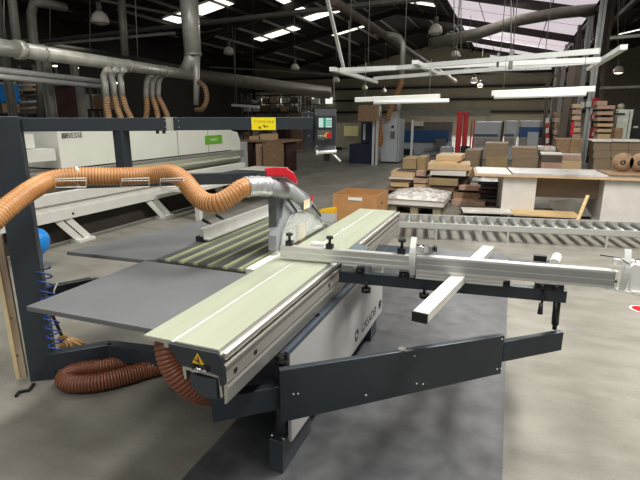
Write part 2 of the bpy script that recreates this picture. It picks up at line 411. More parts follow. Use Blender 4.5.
mb = MB(); mb.box((-1.1885, Y0 + .001, .889), (-1.1715, Y1 - .001, .8945)); mb.build('centre_groove', mat('bright groove metal', (226, 226, 222), .35, .2), tb)
cap = [(-1.196, .888), (-.962, .888), (-.945, .862), (-.94, .76), (-.962, .752), (-.968, .795), (-1.0, .800), (-1.14, .803)]
mb = MB(); mb.prism(cap, lambda a, b, t: Vector((a, t, b)), Y0 - .012, Y0 - .001); mb.build('end_cap', ANTHD, tb, .002)
mb = MB(); mb.prism(cap, lambda a, b, t: Vector((a, t, b)), Y1 + .001, Y1 + .025); mb.build('end_cap', ANTH, tb, .002)
c = Vector((-1.055, Y0 - .014, .848))
mb = MB(); mb.prism([(-.028, -.022), (.028, -.022), (0, .026)], lambda a, b, t: Vector((c.x + a, t, c.z + b)), c.y, c.y + .002)
wl = mb.build('warning_label', YEL, tb, label='yellow triangular warning label')
mb = MB(); mb.rbox((c.x - .002, c.y - .0005, c.z - .008), (.026, .001, .006), ry=.5); mb.rbox((c.x + .003, c.y - .0005, c.z + .003), (.006, .001, .02), ry=-.3); mb.build('warning_symbol', BLACK, tb)
mb = MB(); mb.box((-1.085, Y0 - .016, .803), (-1.005, Y0 - .012, .828)); mb.build('latch_recess', BLACK, tb)
mb = MB(); mb.rbox((-1.045, Y0 - .02, .806), (.07, .012, .01), ry=-.2); mb.cyl((-1.07, Y0 - .022, .815), (-1.03, Y0 - .022, .808), .006); mb.build('latch', CHROME, tb)
for q_ in ((236, 374), (256, 356), (329.5, 289)):
    yy = atX(*q_, -.935).y; mb = MB(); mb.cyl((-.938, yy, .787), (-.934, yy, .787), .012, n=14); mb.build('bolt_hole', BLACK, tb)
for z0_, z1_, nm_ in ((.812, .830, 'upper'), (.757, .764, 'lower')):
    mb = MB(); mb.box((-.9368, Y0 + .001, z0_), (-.9358, Y1, z1_)); mb.build('side_groove', mat('shadowed slot metal', (118, 116, 110), .5, .3), tb)
# carriage below
mb = MB(); mb.prism([(-1.125, .782), (-1.125, .742), (-1.135, .738), (-1.142, .79), (-1.135, .797), (-.966, .785), (-.958, .70), (-.966, .692), (-.972, .70), (-.976, .776)],
                    lambda a, b, t: Vector((a, t, b)), Y0 + .0, Y1 - .1); mb.build('guide_rail', ALU, saw)
mb = MB(); mb.prism([(-1.10, .777), (-1.10, .722), (-1.045, .682), (-.978, .686), (-.978, .772)], lambda a, b, t: Vector((a, t, b)), Y0 - .012, Y1 - .12); mb.build('support_beam', ANTH, saw, .003)
# main body / cabinet
mb = MB(); mb.prism([(1.89, .17), (3.70, .17), (3.70, .66), (1.885, .66)], lambda a, b, t: Vector((t, a, b)), -.915, -.897)
cab = mb.build('cabinet_panel', CABG, saw, .003)
mb = MB(); mb.bar((-.905, 1.86, .672), (-.905, 3.72, .672), .02, .022); mb.build('blue_grey_rail', mat('blue grey trim', (66, 76, 88), .45), cab)
mb = MB(); mb.box((-1.62, 2.35, .12), (-.92, 3.75, .68)); mb.box((-1.06, 1.88, .5), (-.92, 2.35, .66)); mb.box((-1.95, 2.5, .25), (-1.62, 3.6, .84)); mb.build('body', ANTHD, saw, .005)
mb = MB(); mb.box((-1.6, 2.45, .08), (-.94, 3.7, .12)); mb.build('base_plate', ANTHD, saw)
for x0, y0, x1, y1, hh in ((-1.005, 1.85, -.93, 2.22, .19), (-1.0, 3.45, -.92, 3.62, .17), (-1.62, 2.4, -1.52, 2.6, .12), (-1.62, 3.4, -1.52, 3.6, .12)):
    mb = MB(); mb.box((x0, y0, 0.003), (x1, y1, hh)); mb.build('foot', ANTH, saw, .004)
mb = MB(); mb.box((-.985, 1.9, .19), (-.935, 1.95, .52)); mb.build('pivot_post', ANTHD, saw, .003)
mb = MB()
for dx in (-.03, .03): mb.cyl((-.965 + dx, 1.87, .19), (-.965 + dx, 1.87, .205), .008)
mb.build('adjusting_bolt', CHROME, saw)
# logo on the cabinet
fr = frame((-.8965, 3.30, .255), (0, 1, 0), (0, 0, 1))
text('maker_name', 'CASADEI', .10, frame((-.8965, 3.30, .262), (0, 1, 0), (0, 0, 1)), BLACK, cab)
mb = MB()
for k in range(8):
    a = k * PI / 4; mb.cyl((-.8965, 2.98 + .034 * math.cos(a), .272 + .034 * math.sin(a)), (-.8955, 2.98 + .034 * math.cos(a), .272 + .034 * math.sin(a)), .013, n=8)
mb.build('maker_emblem', BLACK, cab)
mb = MB(); mb.tube([(-.896, 3.62 + .03 * math.cos(a), .268 + .03 * math.sin(a)) for a in [i * PI / 10 for i in range(20)]], .006, 6)
mb.cyl((-.8965, 3.62, .268), (-.8955, 3.62, .268), .015, n=10); mb.build('round_emblem', BLACK, cab)

# main table: ribs along Y
mb = MB(); mb.box((-2.03, 2.335, .845), (-1.40, 3.72, .876), 1)
for k in range(6):
    x0 = -2.03 + k * .105; mb.box((x0, 2.335, .8765), (x0 + .062, 3.72, .886), 2); mb.box((x0 + .062, 2.335, .8765), (x0 + .088, 3.72, .889), 0)
mb.build('main_table', [CAST, CASTD, mat('grey machined metal', (112, 114, 110), .3, .5, .12, 5, stretch=(4, .3, 1))], saw, label='ribbed metal table with grooves')
mb = MB(); mb.box((-1.395, 2.345, .85), (-1.336, 2.82, .892)); mb.build('table_insert', WHITE, saw)
mb = MB(); mb.box((-1.395, 2.83, .85), (-1.336, 3.6, .889)); mb.build('table_insert', CASTD, saw)
def plate(poly, z0, z1, nm, m_, bev=.004):
    b = MB(); b.prism(poly, lambda a, c_, t: Vector((a, c_, t)), z0, z1); return b.build(nm, m_, saw, bev)
plate([(-2.12, 1.50), (-1.335, 1.515), (-1.335, 2.325), (-2.12, 2.325)], .842, .868, 'extension_table', EXT)
plate([(-2.765, 2.30), (-2.12, 2.335), (-2.06, 2.38), (-2.06, 3.42), (-2.50, 3.42)], .842, .868, 'extension_table', EXT)
# rip fence
rf = MB(); rf.box((-2.03, 2.80, .90), (-1.995, 3.90, .985)); rf.box((-1.995, 2.80, .90), (-1.95, 3.90, .912)); ro = rf.build('rip_fence', ALUX, saw, .002)
mb = MB(); mb.box((-2.06, 2.79, .887), (-2.0, 2.83, .925)); mb.build('fence_foot', BLACK, ro)
for yy in (2.98, 3.16):
    mb = MB(); mb.cyl((-2.035, yy, .96), (-2.075, yy, .99), .008); mb.bar((-2.075, yy, .985), (-2.11, yy - .03, 1.015), .014, .02); mb.build('clamp_lever', BLACK, ro)

# blade guard in plane x=-1.37
gx = -1.375
G = lambda a, b, t: Vector((t, a, b))
shell = [(2.655, .925), (2.66, 1.02), (2.745, 1.125), (2.79, 1.25), (2.93, 1.32), (3.18, 1.215), (3.35, 1.085), (3.49, .945), (3.49, .92), (3.44, .955), (3.35, 1.035), (3.14, 1.108), (2.95, 1.13), (2.85, 1.11), (2.735, 1.03), (2.70, .925)]
mb = MB(); mb.prism(shell, G, gx - .03, gx + .03); gd = mb.build('blade_guard', HOODG, saw, .004)
mb = MB(); mb.tube([atD(250, 186, 2.85), atD(262, 186.3, 2.91), atD(272, 187.5, 2.98), atD(281, 190, 3.08), (gx, 2.9, 1.275), (gx, 3.05, 1.205), (gx, 3.2, 1.12), (gx, 3.32, 1.04)], [.05, .052, .053, .054, .055, .053, .045, .03], 18); mb.build('suction_pipe', HOODG, gd)
mb = MB(); tp = spline([atD(245.5, 187.2, 2.83), atD(256, 186, 2.88), atD(268, 186.8, 2.95)], .012)
mb.tube(tp, .06, 18, rf=lambda i: .0605 + .003 * math.sin(i * 1.9)); mb.build('tape_cuff', TAPE, gd, label='wrinkled silver tape around the pipe joint')
cov = [(2.68, .915), (2.735, 1.03), (2.85, 1.11), (2.95, 1.13), (3.14, 1.108), (3.35, 1.035), (3.44, .96), (3.47, .915)]
mb = MB(); mb.prism(cov, G, gx + .032, gx + .036); mb.build('guard_cover', PLASTIC_CLEAR, gd, label='clear see-through side cover')
mb = MB(); mb.prism(cov, G, gx - .036, gx - .032); mb.build('guard_cover', PLASTIC_CLEAR, gd, label='clear see-through side cover')
rim = [(2.68, .915), (2.735, 1.03), (2.85, 1.11), (2.95, 1.13), (3.14, 1.108), (3.35, 1.035), (3.44, .96)]
mb = MB(); mb.tube([(gx + .038, a, b) for a, b in rim], .006, 6); mb.build('cover_rim', HOODG, gd)
mb = MB(); mb.bar((gx + .05, 2.80, 1.235), (gx + .05, 2.93, 1.135), .01, .014); mb.bar((gx + .05, 3.21, 1.13), (gx + .05, 3.38, 1.02), .01, .016); mb.build('guard_seam', BLACK, gd)
mb = MB(); mb.box((gx + .05, 3.05, 1.125), (gx + .054, 3.15, 1.185)); mb.build('warning_sticker', mat('yellow orange sticker', (236, 176, 60), .5, rgb2=(250, 240, 220), scale=25), gd)
mb = MB(); mb.box((gx + .046, 3.19, 1.165), (gx + .053, 3.22, 1.2)); mb.build('red_clip', RED, gd)
# blade and riving knife visible through the cover
mb = MB(); mb.lathe((gx, 3.02, .86), [(.0, -.0016), (.15, -.0016), (.158, -.0016), (.158, .0016), (.15, .0016), (0, .0016)], 48, axis='X'); mb.build('saw_blade', CHROME, saw)
mb = MB(); mb.prism([(3.19, .87), (3.24, .87), (3.30, .99), (3.28, 1.02), (3.22, .98)], G, gx - .0015, gx + .0015); mb.build('riving_knife', CHROME, saw)
mb = MB(); mb.rbox((gx + .01, 3.1, .95), (.015, .1, .12)); mb.build('wooden_block', WOOD, gd)
# guard hanger post
mb = MB(); mb.box((gx - .045, 2.70, 1.06), (gx + .015, 2.79, 1.33)); mb.build('guard_hanger', HOODD, saw, .003)
# red flap above the pipe
mb = MB(); mb.prism([(-.09, .0), (-.02, .01), (.06, .005), (.105, -.035), (.125, -.085), (.12, -.115), (.09, -.095), (.05, -.06), (-.07, -.062)], lambda a, b, t: atD(278.5, 169.5, 3.02) + RT * a * .95 + UP * b * .8 + FW * t, -.05, .06)
mb.build('red_cover', RED, saw, .006, label='red plastic cover on top of the guard pipe')

# overhead arm frame
A = Vector((-2.88, 2.12, 0)); B = Vector((-1.33, 3.215, 0)); ad = (B - A).normalized(); ang = math.atan2(ad.y, ad.x); an = Vector((ad.y, -ad.x, 0))
pc = Vector((-2.885, 2.085, 0))
mb = MB(); mb.rbox((pc.x + .01, pc.y + .005, .88), (.165, .075, 1.76), rz=ang); mb.build('post', ANTH, saw, .004)
mb = MB(); mb.bar(A + ad * .08 + Vector((0, 0, 1.71)), A + ad * .92 + Vector((0, 0, 1.71)), .08, .082); ob = mb.build('overhead_beam', ANTH, saw, .003)
mb = MB(); mb.bar(A + ad * .965 + Vector((0, 0, 1.712)), B + Vector((0, 0, 1.715)), .08, .082); mb.build('overhead_beam', ANTH, saw, .003)
mb = MB(); mb.bar(A + ad * .90 + Vector((0, 0, 1.712)), A + ad * .985 + Vector((0, 0, 1.712)), .07, .086); jo = mb.build('beam_joint', GALV, saw)
for k in (.915, 1.0):
    for dz in (-.02, .02):
        mb = MB(); p = A + ad * k + Vector((0, 0, 1.712 + dz)) + an * .042; mb.cyl(p, p + an * .004, .0045, n=8); mb.build('joint_bolt', CHROME, jo)
for k in (.86, .90):
    mb = MB(); p = A + ad * k + Vector((0, 0, 1.668)); mb.cyl(p, p - Vector((0, 0, .018)), .011, n=8); mb.build('joint_bolt', STEELG, jo)
mb = MB(); mb.bar(A + ad * .08 + Vector((0, 0, 1.345)), A + ad * 1.50 + Vector((0, 0, 1.345)), .06, .075); lb = mb.build('hose_beam', ANTH, saw, .003)
mb = MB(); mb.bar(A + ad * .635 + Vector((0, 0, 1.38)), A + ad * .635 + Vector((0, 0, 1.67)), .07, .075); mb.build('strut', ANTH, saw, .003)
# wire brackets for the hose
for x0_, x1_, d0_, d1_ in ((55.5, 86, 2.79, 2.85), (121, 149, 2.91, 2.95), (160, 184, 2.95, 2.88)):
    mb = MB()
    mb.tube([atD(x0_, 187, d0_ + .16), atD(x0_, 187.5, d0_), atD(x0_ + .5, 179, d0_ - .005), atD(x1_, 178, d1_ - .005), atD(x1_, 187, d1_), atD(x1_, 187, d1_ + .16)], .0032, 6)
    mb.tube([atD(x0_, 187.5, d0_), atD(x1_, 187, d1_)], .0032, 6); mb.tube([atD(x0_ + .5, 179, d0_ - .005), atD(x0_ + .5, 181, d0_ - .005), atD(x1_, 180.5, d1_ - .005)], .0028, 6)
    mb.build('wire_bracket', WHITE, saw)
# yellow sign
sg = A + ad * 1.555 + an * .042 + Vector((0, 0, 1.712))
mb = MB(); mb.rbox(sg, (.165, .0016, .083), rz=ang); ys = mb.build('yellow_sign', YELP, saw, label='bright yellow sign taped on the beam')
fr = frame(sg + an * .0015 + Vector((0, 0, .014)), ad, (0, 0, 1))
text('sign_writing', 'STATIONAIR 8', .021, fr, mat('faded grey ink', (196, 176, 30), .6), ys, .0003)
mb = MB()
for a, b in ((-.03, -.022), (-.024, -.028), (.002, -.012), (.008, -.02), (.024, -.016)): mb.rbox(sg + an * .0012 + ad * a + Vector((0, 0, b)), (.014, .001, .006), rz=ang, ry=a * 20)
mb.build('ink_marks', BLACK, ys)
# control panel
cp = Vector((-1.275, 3.345, 1.655)); cdir = Vector((1, .32, 0)).normalized(); ca = math.atan2(cdir.y, cdir.x); cf = Vector((cdir.y, -cdir.x, 0))
mb = MB(); P_ = lambda a, b, t: cp + cf * a + Vector((0, 0, b)) + cdir * t
mb.prism([(.035, .155), (.05, .11), (.05, -.10), (.10, -.135), (.095, -.155), (-.045, -.14), (-.045, .155)], P_, -.075, .078); pn = mb.build('control_panel', ANTHD, saw, .004)
mb = MB(); mb.prism([(.03, .135), (.03, -.12), (-.045, -.12), (-.045, .135)], P_, -.165, -.076); mb.build('panel_bracket', ANTHD, saw, .003)
mb = MB(); mb.prism([(.052, .095), (.052, .030), (.049, .030), (.049, .095)], P_, -.045, .048); mb.build('screen', SCREEN, pn)
mb = MB(); mb.prism([(.054, .095), (.054, .030), (.0525, .030), (.0525, .095)], P_, -.012, .006); [mb.prism([(.054, z_ + .006), (.054, z_), (.0525, z_), (.0525, z_ + .006)], P_, .010, .046) for z_ in (.044, .060, .076)]; mb.build('screen_keys', SCREENG, pn)
mb = MB(); mb.prism([(.052, .01), (.052, -.055), (.049, -.055), (.049, .01)], P_, -.055, .048); mb.build('key_plate', STEELG, pn)
mb = MB(); mb.cyl(P_(.052, -.025, .018), P_(.058, -.025, .018), .02); mb.build('stop_collar', YEL, pn)
mb = MB(); mb.cyl(P_(.058, -.025, .028), P_(.085, -.025, .032), .018); mb.build('emergency_stop', RED, pn)
for k in range(4):
    mb = MB(); mb.cyl(P_(.052, -.03, -.045 + k * .014), P_(.057, -.03, -.045 + k * .014), .0045); mb.build('push_button', WHITEP, pn)
mb = MB(); mb.tube([P_(.11, -.145, -.045), P_(.11, -.135, .085)], .011, 10); mb.cyl(P_(.11, -.145, -.06), P_(.11, -.145, -.045), .016, mi=0); mb.build('handle', WHITEP, pn)
mb = MB(); mb.tube([P_(.09, -.145, .05), P_(.11, -.205, .115)], .007, 8); mb.build('lever', WHITEP, pn)
mb = MB(); mb.prism([(.02, -.14), (.05, -.14), (.05, -.21), (.02, -.21)], P_, -.01, .035); mb.build('switch_box', BLACK, pn)
for a, b in ((-.12, .11), (-.12, -.03), (-.06, .125), (-.06, -.10)):
    mb = MB(); q = P_(.052 if a > -.1 else .031, b, a); mb.cyl(q, q + cf * .004, .005, n=8); mb.build('panel_screw', CHROME, pn)

# low base beams to the post
mb = MB(); z = .15
mb.bar((-2.80, 2.08, z), (-2.52, 2.36, z), .08, .12); mb.bar((-2.53, 2.35, z), (-1.62, 2.47, z), .08, .12); mb.build('base_beam', ANTH, saw, .003)
mb = MB(); q0_ = atZ(40, 293, .55); q1_ = atZ(92, 283, .55); mb.bar(q0_, q1_, .06, .08); mb.bar(q1_, (-1.9, 2.8, .55), .06, .07); mb.build('base_beam', ANTH, saw, .003)
mb = MB(); a = atZ(58, 288, .60); mb.tube([a + Vector((0, 0, .035)), a + Vector((.02, -.05, 0)), a + Vector((.03, -.06, -.05))], .005, 6); mb.build('cable_tie', WHITEP, saw)

# outrigger frame
def ln(x): return 2.63 + .1 * (x + .905)
mb = MB()
mb.bar((-.915, ln(-.915) + .025, .812), (.345, ln(.345) + .025, .812), .05, .07)
mb.bar((-.85, 3.26, .822), (.02, 3.34, .822), .24, .03); mb.bar((.0, 3.32, .812), (.33, 3.36, .812), .05, .05)
mb.bar((-.80, 2.66, .812), (-.80, 3.30, .812), .05, .06)
mb.bar((.0, 2.76, .812), (.0, 3.36, .812), .10, .06); mb.bar((.305, 2.78, .812), (.305, 3.4, .812), .05, .05)
of = mb.build('outrigger_frame', ANTH, saw, .003)
for x in (-.74, -.40):
    mb = MB(); mb.cyl((x, ln(x) - .01, .735), (x, ln(x) - .01, .76), .028); mb.cyl((x, ln(x) - .01, .76), (x, ln(x) - .01, .80), .009); mb.build('clamp_knob', BLACK, of)
for x, w in ((-.78, .05), (-.52, .06), (-.42, .09), (-.36, .05), (.02, .07), (.22, .07), (.29, .07)):
    mb = MB(); mb.rbox((x, ln(x) + .01, .865), (w, .05, .034), rz=.1); mb.cyl((x - .02, ln(x) - .02, .866), (x + .02, ln(x) - .018, .866), .012); mb.build('clamp_block', BLACK, of)
mb = MB(); mb.rbox((-.86, 2.68, .865), (.09, .06, .035), rz=.1); mb.rbox((-.70, 2.72, .866), (.06, .05, .03), rz=.4); mb.cyl((-.83, 2.64, .87), (-.76, 2.65, .872), .01); mb.rbox((-.76, 2.86, .875), (.12, .05, .03), rz=.3); mb.rbox((-.68, 2.92, .885), (.08, .06, .03), rz=-.2); mb.build('slide_fitting', ALU, of)
mb = MB(); mb.prism([(-.93, 2.70), (-.86, 2.70), (-.83, 3.02), (-.95, 3.12)], lambda a, b, t: Vector((a, b, t)), .899, .906); mb.build('carriage_plate', mat('blue grey plate', (118, 132, 138), .4, .3), of)
# lever hanging right
mb = MB(); q = atY(542, 286, 2.74); mb.tube([q, atY(544, 298, 2.72), atY(541, 304, 2.70)], .006, 6); mb.cyl(atY(541, 303, 2.70), atY(540, 314, 2.69), .010, .014); mb.build('clamp_lever', BLACK, of)
mb = MB(); mb.rbox(atY(540, 258, 3.0), (.07, .04, .035)); mb.build('rear_stop_block', BLACK, of)
mb = MB(); mb.cyl(atY(554, 264, 3.0), atY(557, 257, 3.3), .03); mb.build('rear_stop', WHITE, of)
# leg & swing arm
mb = MB(); mb.cyl((.31, 2.775, .64), (.305, 2.77, .78), .019, .019, 14); mb.cyl((.31, 2.775, .61), (.31, 2.775, .64), .012); mb.build('outrigger_leg', BLACK, saw)
mb = MB()
def box_beam(pa, pb, za0, za1, zb0, zb1, w):
    pa = Vector(pa); pb = Vector(pb); d = (pb - pa).normalized(); sd = Vector((-d.y, d.x, 0)) * w
    vs = []
    for p, z0_, z1_ in ((pa, za0, za1), (pb, zb0, zb1)):
        for s_, z_ in ((0, z0_), (1, z0_), (1, z1_), (0, z1_)):
            vs.append(Vector((p.x, p.y, z_)) + sd * s_)
    return MB().add(vs, [(3, 2, 1, 0), (4, 5, 6, 7), (0, 1, 5, 4), (1, 2, 6, 5), (2, 3, 7, 6), (3, 0, 4, 7)])
e0 = (-.905, 1.79); e1 = (.055, 2.58); e2 = (.358, 2.765)
ar = box_beam(e0, e1, .345, .62, .385, .613, .035).build('swing_arm', ANTH, saw, .003)
box_beam((.057, 2.582), e2, .455, .575, .495, .606, .035).build('swing_arm', ANTH, saw, .003)
d1 = (Vector(e1) - Vector(e0)).normalized(); n1_ = Vector((d1.y, -d1.x))
for q_ in ((293.5, 394), (298, 393.5), (366, 395), (414.5, 356), (416.5, 383.5), (423, 384), (497, 369), (501, 368.5), (502, 339)):
    r_ = ray(*q_); n3 = Vector((n1_.x, n1_.y, 0)); t_ = n3.dot(Vector((e0[0], e0[1], H)) - CAM) / n3.dot(r_); p = CAM + r_ * t_
    mb = MB(); mb.cyl(p, p + n3 * .003, .0045, n=8); mb.build('arm_rivet', WHITEP, ar)
mb = MB(); p = Vector((e0[0], e0[1], 0)).lerp(Vector((e1[0], e1[1], 0)), .52); mb.cyl((p.x - .02, p.y + .01, .612), (p.x - .02, p.y + .01, .622), .02); mb.build('arm_cap', STEELG, ar)
mb = MB(); mb.bar((-1.19, 1.645, .445), (-.93, 1.855, .455), .06, .12); mb.build('arm_stub', ANTH, saw, .003)
mb = MB(); mb.cyl((-.93, 1.86, .56), (-.93, 1.86, .66), .02); mb.cyl((-.93, 1.86, .62), (-.93, 1.86, .64), .03); mb.build('arm_hinge', BLACK, saw)

# crosscut fence
def fl(x): return 2.565 + .085 * (x + 1.275)
def fsec(x0, x1, z0, z1, w, y_off=0):
    b = MB(); h = z1 - z0
    prof = [(0, z0), (0, z0 + h * .18), (.004, z0 + h * .2), (.004, z0 + h * .42), (0, z0 + h * .44), (0, z0 + h * .56), (.004, z0 + h * .58), (.004, z0 + h * .85), (0, z0 + h * .87), (0, z1), (w, z1), (w, z0)]
    def fn(a, c_, t): return Vector((t, fl(t) + a + y_off, c_))
    b.prism(prof, fn, x0, x1); return b
fe = fsec(-1.275, -.37, .907, .988, .045).build('crosscut_fence', ALUX, saw)
fx = fsec(-.447, .545, .903, .995, .05, -.012).build('fence_extension', ALUX, saw)
fsec(-.447, .02, .860, .9025, .05, -.010).build('fence_rail', ALUX, saw)
for z0_, z1_ in ((.918, .946), (.951, .984)):
    b = MB(); b.prism([(-.0008, z0_), (-.0008, z1_), (.002, z1_), (.002, z0_)], lambda a, c_, t: Vector((t, fl(t) + a - .012, c_)), -.445, .543); b.build('fence_groove', mat('grey anodised face', (158, 159, 158), .38, .4, .04), fx)
mb = MB(); mb.rbox((.552, fl(.55) + .012, .95), (.014, .052, .09), rz=.085); mb.cyl((.552, fl(.55) - .016, .945), (.552, fl(.55) - .02, .945), .006, mi=1); mb.build('end_plate', [WHITEP, BLACK], fx)
mb = MB(); mb.bar((.52, fl(.52) + .02, .898), (.66, fl(.66) - .04, .898), .05, .01); mb.build('end_foot', WHITEP, fx)
# clamp knobs on top
def tknob(x, y, z0, par, s=1.):
    mb = MB(); mb.rbox((x, y, z0 + .014 * s), (.042 * s, .036 * s, .028 * s), rz=.085); mb.cyl((x, y, z0 + .028 * s), (x, y, z0 + .065 * s), .008 * s); mb.cyl((x, y, z0 + .062 * s), (x, y, z0 + .076 * s), .021 * s, n=14)
    mb.build('clamp_knob', BLACK, par)
p = atY(291, 247, 2.62); tknob(p.x, 2.60, .988, fe)
p = atY(330, 249, 2.62); tknob(p.x, 2.615, .988, fe)
p = atY(401.5, 252, 2.66); tknob(p.x, 2.665, .992, fe, 1.1)
mb = MB(); mb.rbox((atY(318, 245, 2.66).x, 2.665, .99), (.085, .05, .03), rz=.08); mb.build('stop_block', WHITEP, fe)
mb = MB(); mb.prism([(0, 0), (.005, .06), (.02, .10), (.04, .11), (.05, .10), (.035, .05), (.03, 0)], lambda a, b, t: Vector((-.985 + .07 + t, 2.66 + a, .995 + b)), 0, .006); mb.build('clear_flap', PLASTIC_CLEAR, fe)
# flip stops
def flip(x, z0, nm, par, hgt=.19):
    prof = []
    for i in range(9):
        a = i / 8 * PI; prof.append((-.02 - .045 * math.sin(a), z0 + hgt * (i / 8)))
    prof += [(.0, z0 + hgt * .97), (-.028, z0 + hgt * .72), (-.034, z0 + hgt * .5), (-.028, z0 + hgt * .25), (.0, z0)]
    mb = MB(); mb.prism(prof, lambda a, b, t: Vector((x + t, fl(x) + .015 + a, b)), -.014, .016); return mb.build(nm, mat('frosted plastic', (226, 228, 224), .25, 0, .02, alpha=.85), par)
flip(-.468, .878, 'flip_stop', fe, .225); 
mb = MB(); x = -.435; mb.cyl((x - .03, fl(x) + .04, 1.03), (x + .07, fl(x) + .05, 1.03), .018); mb.rbox((x + .0, fl(x) + .05, 1.015), (.08, .05, .05), rz=.4); mb.rbox((x + .05, fl(x) + .03, 1.03), (.05, .03, .04), rz=-.3); mb.build('stop_carriage', CHROME, fe)
mb = MB(); mb.cyl((x + .07, fl(x) + .052, 1.03), (x + .09, fl(x) + .054, 1.03), .021); mb.build('stop_knob', BLACK, fe)
flip(.585, .885, 'flip_stop', fx, .23)
mb = MB(); mb.prism([(.60, 1.02), (.62, 1.045), (.85, .985), (.85, .905), (.62, .905)], lambda a, b, t: Vector((a, 2.70 + t, b)), 0, .035); mb.bar((.62, 2.70, .903), (.9, 2.72, .903), .06, .014)
mb.rbox((.585, 2.76, 1.035), (.09, .03, .03)); mb.rbox((.66, 2.74, 1.03), (.05, .04, .04)); mb.build('angle_stop', WHITEP, fx)
mb = MB(); mb.tube([atY(600, 255, 2.74), atY(620, 258, 2.72), atY(629, 264, 2.66)], .003, 6); mb.build('stop_pin', BLACK, fx)
mb = MB(); mb.cyl(atY(641, 260, 2.9), atY(641, 265, 2.9), .03); mb.cyl(atY(641, 272, 2.9), atY(641, 277, 2.85), .03); mb.build('clamp_knob', BLACK, fx)
# support bar (passes below the fence)
b0 = Vector((-.318, 2.05, .876)); b1 = Vector((-.09, 3.38, .876))
mb = MB(); mb.bar(b0, b1, .072, .045); sb = mb.build('support_bar', WHITE, saw, .002, label='white square bar lying across the outrigger')
dd = (b1 - b0).normalized(); mb = MB(); mb.bar(b0 - dd * .014, b0 - dd * .001, .072, .045); mb.build('bar_end_cap', BLACK, sb)

# ------------------------------------------------------------------ hoses
h = [(-30, 246, 2.45), (-12, 226, 2.5), (2, 212.5, 2.56), (16, 201, 2.64), (33, 189, 2.74), (52, 180, 2.86), (80, 176.5, 2.93), (120, 176.5, 3.0), (150, 175, 3.05), (170, 173.5, 3.02), (183, 180, 2.95), (195, 194, 2.88), (205, 202, 2.82), (217, 203, 2.78), (231, 196, 2.79)]
pts = [atD(*q) for q in h] + [atD(240, 189.5, 2.81), atD(248, 186.5, 2.84), atD(252, 186, 2.85)]
ho = hose('dust_hose', pts, .057, .018, [ORG, ORGD], None, .07, 20)
tag(ho, 'ribbed orange dust hose running over the wire brackets to the blade guard', 'hose')
mb = MB(); p = atD(77, 176.5, 2.93); dv = (atD(90, 176.5, 2.96) - atD(66, 177, 2.89)).normalized(); mb.tube([p - dv * .008, p + dv * .008], .0605, 20); mb.build('white_strap', WHITEP, ho)
pts = [Vector((-1.42, 1.98, .80)), Vector((-1.43, 1.93, .66)), Vector((-1.42, 1.90, .50)), Vector((-1.35, 1.88, .36)), Vector((-1.22, 1.92, .28)), Vector((-1.12, 2.1, .22))]
pts = [atD(168, 336, 2.26), atD(168, 350, 2.24), atD(173, 366, 2.24), atD(184, 381, 2.25), atD(200, 391, 2.3), atD(218, 393, 2.4), atD(236, 388, 2.6)]
h2 = hose('dust_hose', pts, .062, .018, [RST, RSTD], None, .08, 20)
tag(h2, 'dark ribbed brown hose hanging in a bend under the near end of the sliding table', 'hose')
pts = [atZ(*q, .062) for q in ((150, 356), (110, 366), (80, 370), (66, 377), (66, 382), (78, 384), (100, 382), (125, 376), (150, 369), (170, 366), (200, 366))]
h3 = hose('dust_hose', pts, .06, .018, [RST, RSTD], None, .08, 20)
tag(h3, 'ribbed brown hose lying in a loop on the floor beside the post', 'hose')

# coil air hose, broom, wooden plank, blue tank
ptc = []
for i in range(300):
    t = i / 299; base = atD(43 + 13 * t, 266 + 84 * t, 3.16); a = t * 2 * PI * 9
    ptc.append(base + RT * (.042 * math.cos(a)) + FW * (.04 * math.sin(a)) - UP * .006 * math.sin(a))
mb = MB(); mb.tube(ptc, .0052, 6); tag(mb.build('coiled_air_hose', HOSEB), 'thin dark blue coiled air hose hanging behind the post', 'air hose')
br = thing('broom', 'straw broom with brown handle leaning under the grey extension table', 'broom', (-2.93, 2.5, 0))
bh = atZ(62.5, 337, .16)
mb = MB(); tp_ = Vector((-2.93, 2.18, .66)); mb.tube([bh, bh.lerp(tp_, .5), tp_], .012, 10); mb.build('handle', HANDLE, br)
mb = MB()
for i in range(170):
    u = random.random(); e = atZ(59 + 31 * u, 355 - 7 * random.random() - 3 * u, .012 + .05 * random.random())
    s0 = bh + Vector((.012 * random.uniform(-1, 1), .012 * random.uniform(-1, 1), -.005)); mb.tube([s0, s0.lerp(e, .5) + Vector((0, 0, .018)), e], [.005, .010, .005], 5)
mb.lathe(bh, [(.0, .03), (.018, .025), (.035, -.01), (.0, -.02)], 10); mb.build('straw_head', STRAW, br)
pk = thing('wooden_plank', 'narrow pale wooden plank standing upright against the left side of the post', 'plank', (-3.0, 1.98, 0))
pb = atZ(23.5, 377, .03); pq = atZ(18, 378, .03)
mb = MB(); mb.rbox((pb.x, pb.y, .53), (.042, .028, 1.0), rz=ang, ry=-.01); mb.build('board', mat('weathered wood', (176, 160, 138), .7, 0, .2, 10, stretch=(1, 1, .15), rgb2=(128, 108, 86)), pk, .002)
mb = MB(); mb.rbox((pq.x, pq.y, .50), (.024, .03, .94), rz=ang, ry=-.01); mb.build('batten', mat('pale batten wood', (226, 206, 160), .6, 0, .1, 6), pk)
for z_ in (.2, .47): mb = MB(); mb.cyl((pb.x, pb.y - .014, z_), (pb.x + .002, pb.y - .018, z_), .006, n=8); mb.build('screw_hole', BLACK, pk)
mb = MB(); mb.tube([atZ(34, 384, .012), atZ(29, 390, .012), atZ(19, 392, .012), atZ(16, 396, .012)], .011, 8)
tag(mb.build('rubber_cable', RUB), 'short black cable end on the floor at the foot of the post', 'cable')
bt = atD(36, 241.5, 5.75)
tk = thing('blue_tank', 'bright blue rounded tank behind the post', 'tank', (bt.x, bt.y, 0))
